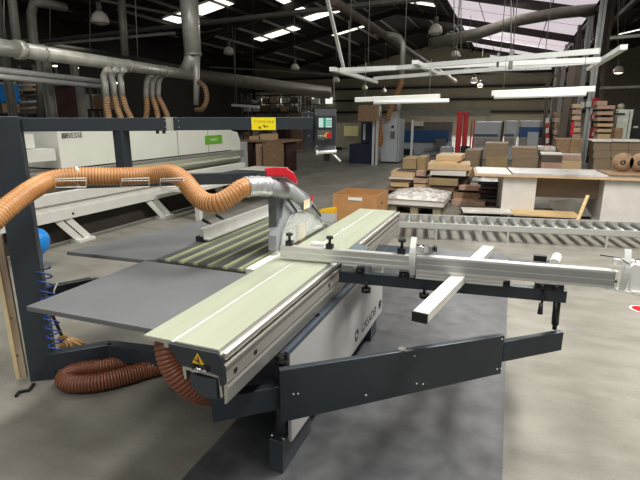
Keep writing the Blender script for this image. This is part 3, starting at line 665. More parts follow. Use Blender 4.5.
mb = MB(); prof = [(0, -.28), (.06, -.275), (.11, -.25), (.135, -.2), (.137, .1), (.13, .11)]
R_ = .165
mb.tube([bt - RT * .2, bt - RT * .1, bt, bt + RT * .06, bt + RT * .105, bt + RT * .13, bt + RT * .138], [R_, R_, R_, R_ * .93, R_ * .72, R_ * .4, .01], 24); mb.build('tank_body', BLUEB, tk)
mb = MB(); mb.box((bt.x - .08, bt.y - .04, 0), (bt.x + .03, bt.y + .04, bt.z - .13)); mb.build('tank_stand', BLUEB, tk, .004)

# ================================================================== CUTTING MACHINE behind (left)
cm = thing('cutting_machine', 'long cream white beam saw machine with green label behind the overhead arm', 'machine', (-6.6, 7.5, 0))
hx = -6.5
mb = MB(); mb.prism([(0, .98), (0, 1.62), (-.18, 1.75), (-1.1, 1.75), (-1.1, .98)], lambda a, b, t: Vector((hx + a, t, b)), 5.53, 10.52); hd = mb.build('hood', CREAM, cm, .01)
tq = atX(74.5, 135.4, hx + .006)
text('maker_name', 'BIESSE', .115, frame((hx + .006, tq.y, tq.z), (0, 1, 0), (0, 0, 1)), BLACK, hd)
mb = MB()
for k in range(3): mb.box((hx + .001, 5.60 + k * .03, tq.z - .04), (hx + .006, 5.618 + k * .03, tq.z + .04))
mb.build('maker_emblem', BLACK, hd)
q0 = atX(205.5, 151, hx); q1 = atX(222, 141.5, hx); mb = MB(); mb.box((hx + .002, q0.y, 1.16), (hx + .008, q1.y, 1.36)); gl = mb.build('green_label', GREEN, hd, label='green label')
text('label_writing', 'ecopack', .10, frame((hx + .011, (q0.y + q1.y) / 2, 1.27), (0, 1, 0), (0, 0, 1)), PALE, hd)
for yy in (6.9, 8.4, 9.5): mb = MB(); mb.box((hx + .001, yy, .99), (hx + .004, yy + .012, 1.62)); mb.build('panel_seam', STEELG, hd)
mb = MB(); mb.box((hx - 1.0, 4.3, .78), (hx + .12, 10.9, .96)); mb.build('side_band', mat('mid grey paint', (138, 138, 130), .5), cm)
mb = MB(); mb.prism([(0, .55), (.34, .55), (.42, .72), (.42, 1.2), (.3, 1.4), (0, 1.45)], lambda a, b, t: Vector((t, 10.55 + a, b)), hx - .9, hx - .02); mb.build('end_cover', CREAM, cm, .02)
mb = MB(); mb.box((hx - .3, 4.2, 1.12), (hx + .0, 5.45, 1.3)); mb.box((hx - .25, 4.5, 1.3), (hx - .15, 4.9, 1.5), mi=1); mb.box((hx - .22, 4.9, 1.32), (hx - .1, 5.2, 1.52), mi=0); mb.box((hx - .9, 4.2, .5), (hx - .1, 5.4, .9), 1); mb.build('pusher_carriage', [WHITE, BLACK], cm)
mb = MB(); mb.tube([(hx + .3, 4.3, .80), (hx + .3, 10.2, .80)], .13, 18); mb.build('air_cushion_roll', OLIVE, cm)
mb = MB(); mb.prism([(-5.9, .36), (-5.78, .36), (-5.78, .50), (-5.83, .52), (-5.83, .575), (-5.78, .6), (-5.78, .74), (-5.9, .74)], lambda a, b, t: Vector((a, t, b)), 3.4, 9.9); mb.build('front_beam', WHITE, cm)
mb = MB(); mb.cyl((-5.779, 5.0, .42), (-5.775, 5.0, .42), .018); mb.build('beam_bolt', BLACK, cm)
for yy in (5.12, 6.95, 9.0):
    mb = MB()
    for dy in (-.10, .06): mb.bar((-5.84, yy - .26 + dy, .38), (-5.74, yy + dy, .04), .03, .09)
    mb.box((-5.85, yy - .16, 0), (-5.68, yy + .14, .04)); mb.build('leg', WHITE, cm)
mb = MB(); mb.box((-7.4, 3.6, 0), (-6.0, 10.6, .34)); mb.build('under_frame', STEELD, cm)
# white side table with a leg
st = thing('side_table', 'white steel side table with a single leg seen behind the orange hose', 'table', (-5.0, 6.9, 0))
mb = MB(); mb.box((-5.07, 6.9, 0), (-4.98, 6.99, .52)); mb.build('leg', WHITE, st)
mb = MB(); mb.box((-5.6, 6.7, .52), (-4.95, 8.6, .58)); mb.build('table_top', WHITE, st, .004)
bx = thing('conveyor_table', 'long dark grey low table behind the red guard cover', 'table', (-5.2, 9.0, 0))
p = atY(190, 172, 8.6); q = atY(268, 182, 8.6); p.x = max(p.x, -5.7)
mb = MB(); mb.box((p.x, 8.6, q.z), (q.x, 9.4, p.z)); mb.build('side_panel', mat('dark green grey paint', (58, 66, 64), .5), bx)
mb = MB(); mb.box((p.x + .05, 8.7, 0), (p.x + .15, 8.8, q.z)); mb.build('leg', STEELD, bx)
mb = MB(); mb.box((q.x - .2, 9.2, 0), (q.x - .1, 9.3, q.z)); mb.build('leg', STEELD, bx)
mb = MB(); mb.box((p.x, 9.4, p.z - .06), (q.x - .3, 10.2, p.z + .01)); mb.build('shelf', WHITE, bx)

# ================================================================== DUCTING upper left
dm = thing('extraction_duct', 'galvanised main duct running level at upper left with a thick vertical riser', 'duct', (-9, 9, 0))
mb = MB(); mb.tube([(-8.8, 5.6, 3.0), (-8.84, 6.9, 3.0)], .15, 20); mb.tube([(-8.83, 6.85, 3.0), (-8.84, 7.0, 3.0)], .175, 20); mb.tube([(-8.83, 6.95, 3.0), (-9.16, 12.9, 2.99)], [.145, .135], 20)
for t_ in (.08, .5, .75): 
    c0 = Vector((-8.83, 6.95, 3.0)).lerp(Vector((-9.16, 12.9, 2.99)), t_); dv = Vector((-.33, 5.95, 0)).normalized(); mb.tube([c0 - dv * .03, c0 + dv * .03], .158 - .01 * t_, 20)
mb.build('horizontal_duct', GALV, dm)
pv = atY(191, 72, 12.6)
mb = MB(); a = atY(198, 60, 12.6); b_ = atY(188, -12, 12.6); mb.tube([b_, atY(193, 56, 12.6)], [.27, .24], 20); mb.tube([atY(193, 55, 12.6), atY(189, 64, 12.6), atY(182, 73, 12.6)], [.24, .19, .14], 18); mb.tube([atY(196, 56, 12.6), atY(196.5, 80, 12.6), atY(196, 105, 12.6)], [.12, .09, .08], 14)
for yy in (54,): mb.tube([atY(192.8, yy, 12.6), atY(193, yy + 1.5, 12.6)], .262, 20)
mb.build('riser', GALV, dm)
hose('loop_hose', [atY(199, 82, 12.4), atY(205, 88, 12.3), atY(206.5, 100, 12.3), atY(202, 109, 12.3), atY(196, 110, 12.4)], .075, .07, [WOODB, BRN], dm, n=12)
for px, bx_ in ((105, 0), (113, 2), (121, 3), (148, -3), (154, 0), (160, 2)):
    Y = 8.9 + (px - 105) * .045
    c0 = atY(px + 3, 69.5, Y); mb = MB()
    mb.tube([atY(px + 4, 69, Y), atY(px + 1, 71, Y), atY(px - 1.5, 76, Y), atY(px, 84, Y), atY(px + 1.5, 100, Y)] if px < 140 else [atY(px + 4, 74, Y), atY(px + 1, 76, Y), atY(px - 1.5, 82, Y), atY(px - 2, 92, Y), atY(px - 2, 98, Y)], .075, 12)
    mb.build('branch_pipe', GALV, dm)
    hose('branch_hose', [atY(px + (1.5 if px < 140 else -2), 97, Y), atY(px + 2 + bx_, 108, Y), atY(px + 4 + bx_ * 2, 119, Y), atY(px + 5 + bx_ * 2, 132, Y - .1)], .078, .06, [mat('tan hose film', (178, 140, 98), .5), mat('tan hose groove', (140, 104, 70), .5)], dm, n=12)
for px, w in ((37, .16), (28, .14)): pass
d2 = thing('extraction_pipe', 'grey vertical pipe with a bend at the top left of the picture', 'pipe', (-12, 9, 0))
mb = MB(); mb.tube([atY(42, 120, 9.6), atY(40, 62, 9.6), atY(33, 40, 9.6), atY(31, 14, 9.6), atY(34, 3, 9.6), atY(42, 3, 9.7), atY(64, 7, 11)], .115, 14); mb.build('pipe', STEELG, d2)
mb = MB(); mb.tube([atY(19, 60, 8.8), atY(14, 20, 8.8), atY(11, -10, 8.8)], .10, 14)
tag(mb.build('extraction_pipe', STEELG), 'straight grey pipe near the upper left corner', 'pipe')
mb = MB(); mb.tube([atY(121, -4, 13), atY(125, 56, 13)], .12, 12)
tag(mb.build('extraction_pipe', GALVD), 'single dusty pipe hanging down onto the main duct', 'pipe')
for dz, lab in ((0, 'upper white conduit rail under the galvanised duct'), (-.12, 'lower white conduit rail under the galvanised duct')):
    mb = MB(); mb.tube([(-8.75, 5.2, 2.62 + dz), (-9.5, 9.5, 2.62 + dz)], .055, 10); tag(mb.build('conduit_rail', STEELL), lab, 'rail')
pr = thing('pipe_rack', 'grey rack of pale pipes behind the post at far left', 'rack', tuple(atY(25, 118, 10.5)))
for px in (17, 33, 44):
    lo = atY(px, 80, 10.5); mb = MB(); mb.box((lo.x - .05, 10.5, 0), (lo.x + .05, 10.6, lo.z)); mb.build('upright', STEELG, pr)
for k, (a, b_, y_) in enumerate(((4, 44, 86), (8, 40, 91), (12, 44, 96), (6, 38, 103), (10, 44, 109), (4, 40, 114))):
    mb = MB(); mb.tube([atY(a, y_, 10.42), atY(b_, y_ - 1.5, 10.42)], .035, 8); mb.build('pipe', [STEELL, WOODT, STEELG][k % 3], pr)
mb = MB(); lo = atY(-6, 103, 9.5); hi = atY(5, 84, 9.5); mb.box((lo.x, 9.5, lo.z), (hi.x, 9.9, hi.z)); tag(mb.build('blue_container', BLUEB, bevel=.05), 'bright blue container cut by the left picture edge', 'container')
for i_, (px, py, w_) in enumerate(((75, 68, 10), (28, 56, 8), (118, 83, 7), (55, 66, 6))):
    c_ = atY(px, py, 24); mb = MB(); mb.rbox(c_, (w_ * .05, .12, .09)); tag(mb.build('light_strip', BULB), ['added bright slit right of the red door', 'added bright slit beside the grey pipes', 'added bright slit behind the branch pipes', 'added bright slit above the red door'][i_], 'light fixture')  # glowing slits added for streaks of daylight and reflections; no lamps here
# dark red door frame behind
dr = thing('sliding_door', 'tall dark red door in a grey steel frame at upper left', 'door', (-11, 9, 0))
p = atY(51, 86, 9.3); q = atY(75, 86, 9.3)
mb = MB(); mb.box((p.x, 9.35, 0), (q.x, 9.45, p.z)); mb.build('door_leaf', DOOR, dr)
mb = MB(); mb.box((p.x - .12, 9.3, 0), (p.x, 9.5, p.z + .1)); mb.box((q.x, 9.3, 0), (q.x + .1, 9.5, p.z + .1)); mb.box((p.x, 9.3, p.z), (q.x, 9.5, p.z + .1)); mb.build('door_frame', STEELG, dr)

# storage racks in the dark back left
def ybox(px0, py0, px1, py1, Y, dep):
    a = atY(px0, py1, Y); b = atY(px1, py1, Y); c_ = atY(px0, py0, Y); return (a.x, Y, max(0, a.z)), (b.x, Y + dep, c_.z)
def rack(px0, px1, pyt, Y, lab, nshelf=4, items=True, cols=4):
    lo, hi = ybox(px0, pyt, px1, 140, Y, 1.0); w = hi[0] - lo[0]; top = hi[2]
    r = thing('storage_rack', lab, 'rack', (lo[0] + w / 2, Y + .5, 0))
    mb = MB()
    for k in range(cols + 1):
        x = lo[0] + w * k / cols; mb.box((x - .04, Y, 0), (x + .04, Y + .08, top)); mb.box((x - .04, Y + .9, 0), (x + .04, Y + .98, top))
    mb.build('upright', STEELG, r)
    mb = MB()
    for k in range(nshelf): z = .4 + (top - .5) * k / (nshelf - 1); mb.box((lo[0], Y, z - .05), (hi[0], Y + .96, z))
    mb.build('shelf', STEELD, r)
    if items:
        for j in range(cols):
            for k in range(nshelf - 1):
                z = .4 + (top - .5) * k / (nshelf - 1) + .002; x = lo[0] + w * (j + .12) / cols; hh = (top - .5) / (nshelf - 1) * random.uniform(.35, .75)
                mb = MB(); mb.box((x, Y + .1, z), (x + w / cols * random.uniform(.45, .75), Y + .8, z + hh))
                lb_ = random.choice([('brown', WOODB), ('white', WHITE), ('tan', WOODT), ('grey', STEELG)])
                o = mb.build('stored_carton', lb_[1]); tag(o, '%s goods on the %s' % (lb_[0], lab), 'carton', 'goods on the ' + lab)
rack(3, 42, 66, 12.5, 'cluttered rack behind the overhead arm at far left', 5, True, 3)
rack(84, 106, 84, 15, 'narrow rack left of the tan branch hoses', 4, True, 2)
rack(243, 300, 94, 34, 'distant dark rack left of the control panel', 6, True, 6)
rack(303, 318, 92, 36, 'distant rack just behind the control panel', 5, True, 2)

# wooden goods behind the Y end of cutting machine
GROUND = ('upright pinkish', 'brown board stack standing', 'tall dim', 'dim tan', 'dark reddish panels', 'dark bin', 'low brown board bundle', 'khaki', 'lower grey brown', 'low pinkish bundle', 'tan boards, lowest', 'small grey machine', 'brown boards leaning', 'grey rounded')
def bundle(px0, py0, px1, py1, Y, dep, m_, name, lab, cat, group=None):
    lo, hi = ybox(px0, py0, px1, py1, Y, dep)
    if lab.startswith(GROUND) or lab.startswith('bottom') or lab.startswith('lowest'): lo = (lo[0], lo[1], 0)
    mb = MB(); mb.box(lo, hi)
    return tag(mb.build(name, m_, bevel=.006), lab, cat, group)
wb2 = thing('work_table', 'dark table with boards at the right end of the cream machine', 'table', tuple(atY(262, 158, 14)))
lo, hi = ybox(238, 140, 284, 159, 14, 1.4); mb = MB(); mb.box((lo[0], 14, hi[2] - .06), (hi[0], 15.4, hi[2])); mb.build('table_top', WOODB, wb2)
mb = MB(); mb.box((lo[0] + .2, 14.1, 0), (lo[0] + .5, 15.2, hi[2] - .07)); mb.build('base', DOOR, wb2)
mb = MB(); mb.box((hi[0] - .5, 14.4, 0), (hi[0] - .1, 15.2, hi[2] - .07)); mb.build('base', DOOR, wb2)
for i, (a, b, c_, d) in enumerate(((249, 136, 258, 140), (260, 134, 270, 140))): 
    bundle(a, b, c_, d, 14.3, .6, WOODT, 'wooden_block', ['left', 'right'][i] + ' tan block on the dark table behind the yellow sign', 'block')
bundle(256, 144, 262, 160, 13.8, .3, WOODP, 'board_stack', 'upright pinkish boards standing before the dark table', 'boards')
bundle(263, 143, 277, 158, 13.6, .5, WOODB, 'board_stack', 'brown board stack standing before the dark table', 'boards')
bundle(232, 142, 243, 160, 13.0, .3, MGRY, 'machine_cover', 'grey rounded cover at the end of the cream machine', 'cover')
bundle(288, 113, 302, 151, 26, .6, WOODB, 'board_stack', 'tall dim brown board stack behind the beam end', 'boards')
bundle(306, 130, 316, 150, 27, .6, WOODT, 'board_stack', 'dim tan board stack left of the control panel', 'boards')
bundle(277, 118, 287, 152, 25, .5, DOOR, 'board_stack', 'dark reddish panels standing far behind the yellow sign', 'boards')
bundle(320, 128, 342, 152, 26, 1, STEELD, 'storage_bin', 'dark bin far behind the control panel', 'bin')

# ================================================================== MIDDLE DISTANCE
cc = thing('control_cabinet', 'tall light grey electrical control cabinet', 'cabinet', (-4.5, 19.2, 0))
mb = MB(); mb.box((-4.86, 19, .06), (-4.16, 20.0, 1.72)); mb.build('body', MGRY, cc, .01); mb = MB(); mb.box((-4.84, 19.02, 0), (-4.18, 19.9, .06)); mb.build('plinth', BLACK, cc)
mb = MB(); mb.box((-4.5, 18.985, .95), (-4.32, 18.999, 1.25)); mb.build('vent', STEELG, cc); mb = MB(); mb.cyl((-4.42, 18.96, 1.42), (-4.42, 19, 1.42), .05); mb.build('main_switch', BLACK, cc)
mb = MB(); mb.box((-4.215, 18.99, .08), (-4.20, 19, 1.70)); mb.build('door_gap', BLACK, cc)
mb = MB(); mb.box((-4.7, 19.1, 1.72), (-4.3, 19.6, 2.0)); mb.cyl((-4.3, 19.3, 2.0), (-4.3, 19.3, 2.5), .1); mb.build('motor_unit', GALV, cc)
mb = MB(); mb.tube([atY(378, 106, 19), atY(379, 120, 18.9)], .12, 10); mb.build('hose_pipe', GALV, cc)
hose('hose', [atY(378, 118, 18.8), atY(379, 128, 18.7), atY(380, 140, 18.7), atY(378, 146, 18.7)], .13, .1, [mat('orange brown hose', (176, 108, 58), .5), ORGD], cc, n=12)
for px, lab in ((372.5, 'white steel post left of the grey control cabinet'), (376, 'second white post left of the grey control cabinet'), (411, 'grey post right of the grey control cabinet')):
    lo, hi = ybox(px - 1, 96 if px < 400 else 120, px + 1, 165 if px < 400 else 155, 18, .1); mb = MB(); mb.box((lo[0], 18, 0), hi); tag(mb.build('steel_post', STEELL), lab, 'post')
bundle(358, 105, 378, 121, 17.5, .06, WOODB, 'brown_panel', 'square brown panel hanging left of the grey control cabinet', 'panel')
em = thing('edge_machine', 'dark blue machine with cream hood left of the grey control cabinet', 'machine', tuple(atY(350, 160, 18)))
lo, hi = ybox(336, 123, 372, 147, 19.5, 1.2); mb = MB(); mb.box(lo, hi); mb.build('hood', mat('dim cream', (158, 152, 132), .6), em, .01)
lo, hi = ybox(344, 126, 358, 136, 19.45, .04); mb = MB(); mb.box(lo, hi); mb.build('window', mat('yellow lit glass', (196, 190, 130), .3, emit=.15), em)
lo, hi = ybox(349, 144, 372, 162, 18.4, .9); mb = MB(); mb.box((lo[0], 18.4, 0), hi); mb.build('blue_base', BLUED, em, .01)
lo, hi = ybox(361, 122, 371, 143, 18.8, .4); mb = MB(); mb.box(lo, hi); mb.build('blue_cabinet', BLUED, em)
lo, hi = ybox(363, 124, 365, 140, 18.7, .05); mb = MB(); mb.box(lo, hi); mb.build('white_strip', MGRY, em)
# big blue / grey machine row
bmc = thing('edgebanding_machine', 'long blue and grey machine between grey cabinet and red lift', 'machine', tuple(atY(430, 150, 24)))
lo, hi = ybox(402, 130, 448, 142, 24, 1.5); mb = MB(); mb.box(lo, hi); mb.build('blue_front', BLUE, bmc, .01)
lo, hi = ybox(402, 141, 448, 155, 24.1, 1.4); mb = MB(); mb.box((lo[0], 24.1, 0), hi); mb.build('lower_body', MGRY, bmc)
lo, hi = ybox(402, 122, 450, 130, 24.3, 1.0); mb = MB(); mb.box(lo, hi); mb.build('upper_rail', mat('brown grey', (124, 112, 100), .6), bmc)
lo, hi = ybox(414, 121, 423, 126, 23.9, .2); mb = MB(); mb.box(lo, hi); mb.build('white_box', WHITE, bmc)
lo, hi = ybox(435, 139, 445, 150, 23.6, .2); mb = MB(); mb.box((lo[0], 23.6, .4), hi); mb.build('tray', STEELG, bmc)
lo, hi = ybox(402, 149, 412, 156, 23.6, .3); mb = MB(); mb.box((lo[0], 23.6, 0), hi); mb.build('black_recess', BLACK, bmc)
lo, hi = ybox(424, 149, 440, 152, 23.6, .3); mb = MB(); mb.box((lo[0], 23.6, .3), hi); mb.build('dark_rail', BLACK, bmc)
# grey housed machine row behind boards
for i, (a, b, t_, lab, blue) in enumerate(((472.5, 499, 122, 'grey machine housing right of the red lift', 0), (503, 515, 121, 'narrow grey machine housing left of the blue panel one', 0), (518, 548, 121, 'grey machine housing with a blue panel and pale door', 1))):
    r = thing('machine_housing', lab, 'machine', tuple(atY((a + b) / 2, 150, 23.0))); Yh = 22.5
    lo, hi = ybox(a, t_, b, 152, Yh, 2); mb = MB(); mb.box((lo[0], Yh, 0), hi); mb.build('housing', MGRY, r, .02)
    lo, hi = ybox(a + 1, 134, b - 1, 136.5, Yh - .02, .02); mb = MB(); mb.box(lo, hi); mb.build('dark_band', STEELG if blue else mat('slate band', (80, 88, 94), .5), r)
    lo, hi = ybox(a + 1, 138, b - 1, 146, Yh - .02, .02); mb = MB(); mb.box(lo, hi); mb.build('lower_window', mat('pinkish lower panel', (176, 168, 160), .4, rgb2=(140, 130, 122), scale=3), r)
    if blue:
        lo, hi = ybox(a + 0, 127, b - 3, 137, Yh - .05, .03); mb = MB(); mb.box(lo, hi); mb.build('blue_panel', BLUE, r)
        lo, hi = ybox(526, 132, 537, 150, Yh - .3, .05); mb = MB(); mb.box((lo[0], lo[1], .3), hi); mb.build('pale_door', MGRY, r)
for px, lab in ((501, 'black post between the two grey machine housings'), (551, 'black post right of the blue panelled housing')):
    lo, hi = ybox(px - .8, 121, px + .8, 150, 22, .1); mb = MB(); mb.box((lo[0], 22, 0), hi); tag(mb.build('steel_post', STEELD), lab, 'post')
bundle(400, 110, 490, 116, 26, .3, mat('pale green grey beam', (150, 152, 136), .6), 'crane_beam', 'pale level beam behind the red lift', 'beam')
# signal pole
sp = thing('signal_pole', 'pole with red and white bands right of the blue panelled housing', 'pole', tuple(atY(547, 150, 20)))
for k in range(6):
    lo, hi = ybox(545.5, 118 + k * 5, 548.5, 123 + k * 5, 20, .12); mb = MB(); mb.box(lo, hi); mb.build('band', REDP if k % 2 else WHITE, sp)
# red lift
rl = thing('pallet_lift', 'bright red double mast pallet lift behind the stacked boards', 'lift', tuple(atY(459, 156, 17)))
for a, b in ((454.5, 459.5), (461, 465.5)):
    lo, hi = ybox(a, 112, b, 155, 17 if a < 458 else 17.3, .18); mb = MB(); mb.box((lo[0], lo[1], .15), hi); mb.build('mast', REDP, rl, .01)
lo, hi = ybox(455, 112, 466, 114, 17.1, .1); mb = MB(); mb.box(lo, hi); mb.build('cross_head', REDP, rl)
lo, hi = ybox(460, 146, 469, 158, 16.8, .3); mb = MB(); mb.box((lo[0], 16.8, .1), hi); mb.tube([atY(466, 150, 16.8), atY(470, 146, 16.7), atY(470, 152, 16.7), atY(467, 156, 16.7)], .03, 6); mb.build('drive_unit', BLACK, rl)
for a in (472, 469.5):
    lo, hi = ybox(a - .5, 121, a + .7, 152, 17.6, .06); 
    mb = MB(); mb.box(lo, hi); mb.build('guard_rail', REDP, rl)
bundle(440, 147, 452, 154, 20, .5, MGRY, 'small_machine', 'small grey machine left of the red lift', 'machine')

# board bundles
bundle(464, 150, 480, 166, 14.6, 1.2, MDF, 'board_bundle', 'low brown board bundle left of the tallest flat pack bundle', 'board bundle')
bundle(484, 143, 507, 157, 14, 1.0, MDF, 'board_bundle', 'grey brown bundle of flat panels, tallest behind the workbench', 'board bundle')
bundle(485, 157.2, 507, 168, 13.9, 1.0, KHAKI, 'carton_bundle', 'khaki cartons below the tallest flat panel bundle', 'cartons')
bundle(511, 147.5, 537, 156, 14, 1.0, MDF, 'board_bundle', 'wide grey brown panel bundle in the middle behind the workbench', 'board bundle')
bundle(511, 156.2, 537, 170, 13.9, 1.0, MDF, 'board_bundle', 'lower grey brown bundle under the wide middle one', 'board bundle')
bundle(539, 150, 558, 168, 14.4, .8, WOODP, 'board_bundle', 'low pinkish bundle with white wrapping behind the workbench', 'board bundle')
bundle(538, 147, 557, 150, 14.4, .8, FILM, 'plastic_wrap', 'crumpled white plastic on the low pinkish bundle', 'plastic wrap')
bundle(541, 155, 562, 162, 12.6, .7, BRN, 'board_stack', 'dark edged boards stacked low behind the workbench', 'boards')
bundle(541, 162.2, 562, 168, 12.6, .7, WOODP, 'board_stack', 'tan boards, lowest visible under the dark edged boards', 'boards')
bundle(541, 153.4, 563, 154.9, 12.6, .7, WOODW, 'loose_board', 'pale board on top of the dark edged boards', 'board')
bundle(555, 139, 569, 153, 14.4, .9, WOODB, 'carton', 'brown carton left of the nearest column, left one', 'carton')
bundle(569.3, 139, 581, 153, 14.4, .9, WOODB, 'carton', 'brown carton left of the nearest column, right one', 'carton')
bundle(556, 153.2, 581, 155, 14.3, 1, WOODW, 'loose_board', 'thin white board below the two brown cartons', 'board')
bundle(560, 155.2, 581, 160, 14.3, 1, WOODP, 'board_stack', 'pink brown boards below the two brown cartons', 'boards')
bundle(560, 160.2, 581, 168, 14.3, 1, WOODT, 'board_stack', 'tan boards, lowest under the two brown cartons', 'boards')
for j in range(3):
    for k in range(3):
        x0 = 593 + j * 17.5
        bundle(x0, 142 + k * 8.2, x0 + 17.2, 150.0 + k * 8.2, 14, .9, MDF, 'panel_bundle', '%s %s bundle of the brown panel wall behind the edging rolls' % (['top', 'middle', 'bottom'][k], ['left', 'centre', 'right'][j]), 'board bundle')
bundle(592, 140.2, 612, 141.8, 13.95, 1, WOODW, 'loose_board', 'white sheet on the left of the brown panel wall', 'board')
bundle(613, 140.2, 646, 141.8, 13.95, 1, WOODW, 'loose_board', 'white sheet on the right of the brown panel wall', 'board')
# shelf stack right of column
for k in range(7):
    y_ = [101, 105.5, 111.5, 117.5, 123.5, 129, 134][k]; hgt = [4.3, 3.6, 3.5, 3.5, 3.2, 3.2, 5.5][k]
    bundle(597, y_, [607, 615, 613, 613, 613, 612, 612][k], y_ + hgt, 16.5, .8, WOODP if k < 4 else WOODT, 'stacked_board', '%s pinkish board pack on the tall stack right of the nearest column' % ['topmost', 'second', 'third', 'fourth', 'fifth', 'sixth', 'lowest'][k], 'board', 'boards on the tall stack')
mb = MB(); lo, hi = ybox(597, 109, 612, 141, 17.35, .3); mb.box((lo[0], 17.35, 0), (hi[0], 17.5, hi[2]))
tag(mb.build('stack_frame', BRN), 'dark frame holding the tall board stack', 'frame')
for k in range(6):
    y_ = 104 + k * 6; bundle(572 + (k > 3) * 0, y_, 580.5, y_ + 4, 17.5, .8, WOODP if k % 2 else WOODT, 'stacked_board', '%s board pack on the stack left of the nearest column' % ['topmost', 'second', 'third', 'fourth', 'fifth', 'lowest'][k], 'board', 'boards on the stack left of the column')
for k in range(5):
    y_ = 112 + k * 6; bundle(553.5, y_, 559, y_ + 4, 19, .8, WOODP if k % 2 else WOODB, 'stacked_board', '%s small board pack behind the leaning brown beams' % ['topmost', 'second', 'third', 'fourth', 'lowest'][k], 'board', 'boards behind the leaning beams')
# leaning brown beams
for i, (a, b, lab) in enumerate((((574, 60), (561, 140), 'widest brown beam leaning left of the nearest column'), ((581, 60), (570, 135), 'brown beam leaning just right of the widest one'), ((560, 70), (548, 150), 'slim brown beam leaning beside the red and white pole'), ((548, 78), (543, 150), 'leftmost slim brown beam by the grey housings'))):
    mb = MB(); p1 = atY(*a, 18.5 + i); p0 = atY(*b, 18.2 + i); p0 = p0 + (p0 - p1) * (p0.z / (p1.z - p0.z)); mb.bar(p0, p1, .22 if i < 1 else .14, .12)
    tag(mb.build('leaning_beam', BRN), lab, 'beam', 'brown leaning beams')
# white cabinet and black one at the right
wc = thing('white_cabinet', 'white cabinet with a dark slot at the right edge', 'cabinet', tuple(atY(620, 141, 17)))
lo, hi = ybox(614, 109.5, 629, 141, 17, .6); mb = MB(); mb.box((lo[0], 17, 0), hi); mb.build('body', mat('white green paint', (208, 214, 200), .5), wc, .01)
lo, hi = ybox(614, 113, 625, 115, 16.98, .02); mb = MB(); mb.box(lo, hi); mb.build('slot', BLACK, wc)
lo, hi = ybox(625.5, 111, 626.2, 139, 16.98, .02); mb = MB(); mb.box(lo, hi); mb.build('door_gap', STEELG, wc)
mb = MB(); c_ = atY(621, 107.5, 17.3); mb.lathe(c_, [(0, .12), (.07, .1), (.1, .03), (.09, -.04), (.06, -.07)], 12); tag(mb.build('round_container', OLIVE), 'pale round container on the white cabinet', 'container')
bundle(613.5, 128, 622, 139, 15.4, .5, WOODB, 'board_stack', 'brown boards leaning before the white cabinet', 'boards')
dk = thing('dark_locker', 'black locker with small white label at the right edge', 'locker', tuple(atY(636, 141, 17)))
lo, hi = ybox(629.5, 110, 660, 141, 17.5, .8); mb = MB(); mb.box((lo[0], 17.5, 0), hi); mb.build('body', mat('black green paint', (24, 26, 26), .5), dk)
lo, hi = ybox(633, 126, 638, 128, 17.47, .02); mb = MB(); mb.box(lo, hi); mb.build('label_plate', WHITE, dk)
# beige panel wall behind right
mb = MB(); lo, hi = ybox(600, 60, 660, 108, 30, .3); mb.box((lo[0], 30, 1.9), (13.4, 30.2, 5.2)); tag(mb.build('wall_right_back', mat('dim khaki cladding', (112, 104, 88), .8)), 'dim khaki partition wall behind the right racks', 'wall', kind='structure')
# fire signs on the column
def sign(px0, py0, px1, py1, lab, m_, sym, Y=21.0):
    lo, hi = ybox(px0, py0, px1, py1, Y, .02); mb = MB(); mb.box(lo, hi); s_ = mb.build('fire_sign', m_); tag(s_, lab, 'sign')
    if sym:
        c_ = Vector(((lo[0] + hi[0]) / 2, Y - .004, (lo[2] + hi[2]) / 2)); b2 = MB(); b2.box((c_.x - .02, Y - .006, c_.z - .06), (c_.x + .02, Y - .001, c_.z + .07)); b2.box((c_.x - .04, Y - .006, c_.z - .07), (c_.x + .05, Y - .001, c_.z - .04)); b2.build('symbol', WHITEP, s_)
sign(590, 114, 595.5, 119.5, 'upper dark red fire sign with white symbol on the column', REDP, 1)
sign(589, 127, 594.5, 141, 'lower red fire extinguisher sign with white symbols on the column', REDP, 1)
sign(591.5, 98, 597.5, 106, 'bright red plate beside the top of the board stack', RED, 0)
sign(580, 102, 584, 108, 'small white paper plate on the nearest column', WHITEP, 0)
bundle(585.5, 101.5, 591, 107, 20.98, .05, WHITEP, 'paper_note', 'white paper note beside the bright red plate', 'note')
bundle(570, 122, 573, 135, 17, .1, RED, 'fire_extinguisher', 'red extinguisher behind the leaning beam', 'extinguisher')

# ================================================================== WORKBENCH (right)
wk = thing('workbench', 'long workbench of chipboard sheets on white panel legs', 'workbench', (.78, 9.8, 0), .1)
def W(x, y, z): return Vector((.78, 9.8, 0)) + Matrix.Rotation(.1, 3, 'Z') @ Vector((x, y, z))
def wbox(x0, y0, z0, x1, y1, z1, nm, m_, par, bev=0, lab=None):
    c_ = W((x0 + x1) / 2, (y0 + y1) / 2, (z0 + z1) / 2); mb = MB(); mb.rbox(c_, (x1 - x0, y1 - y0, z1 - z0), rz=.1); return mb.build(nm, m_, par, bev, lab)
wbox(-1.42, -.5, .73, 3.3, .75, .765, 'table_top', WOODT, wk)
wbox(-.92, -.42, 0, -.36, .65, .73, 'panel_leg', WOODW, wk); wbox(.72, -.42, 0, 2.7, .65, .73, 'panel_leg', WOODW, wk)
wbox(-.36, -.1, .34, .72, .0, .73, 'cross_panel', MDF, wk)
o = wbox(-1.38, -.48, .768, -.80, .72, .782, 'sheet', WOODW, None); tag(o, 'pale sheet at the left end of the workbench top', 'sheet')
o = wbox(-.78, -.47, .768, 1.6, .55, .800, 'sheet', mat('off white sheet', (196, 194, 190), .45), None); tag(o, 'long light grey sheet in the middle of the workbench top', 'sheet')
o = wbox(.75, -.49, .803, 3.1, .35, .82, 'sheet', WOODB, None); tag(o, 'brown sheet at the right end of the workbench top', 'sheet')
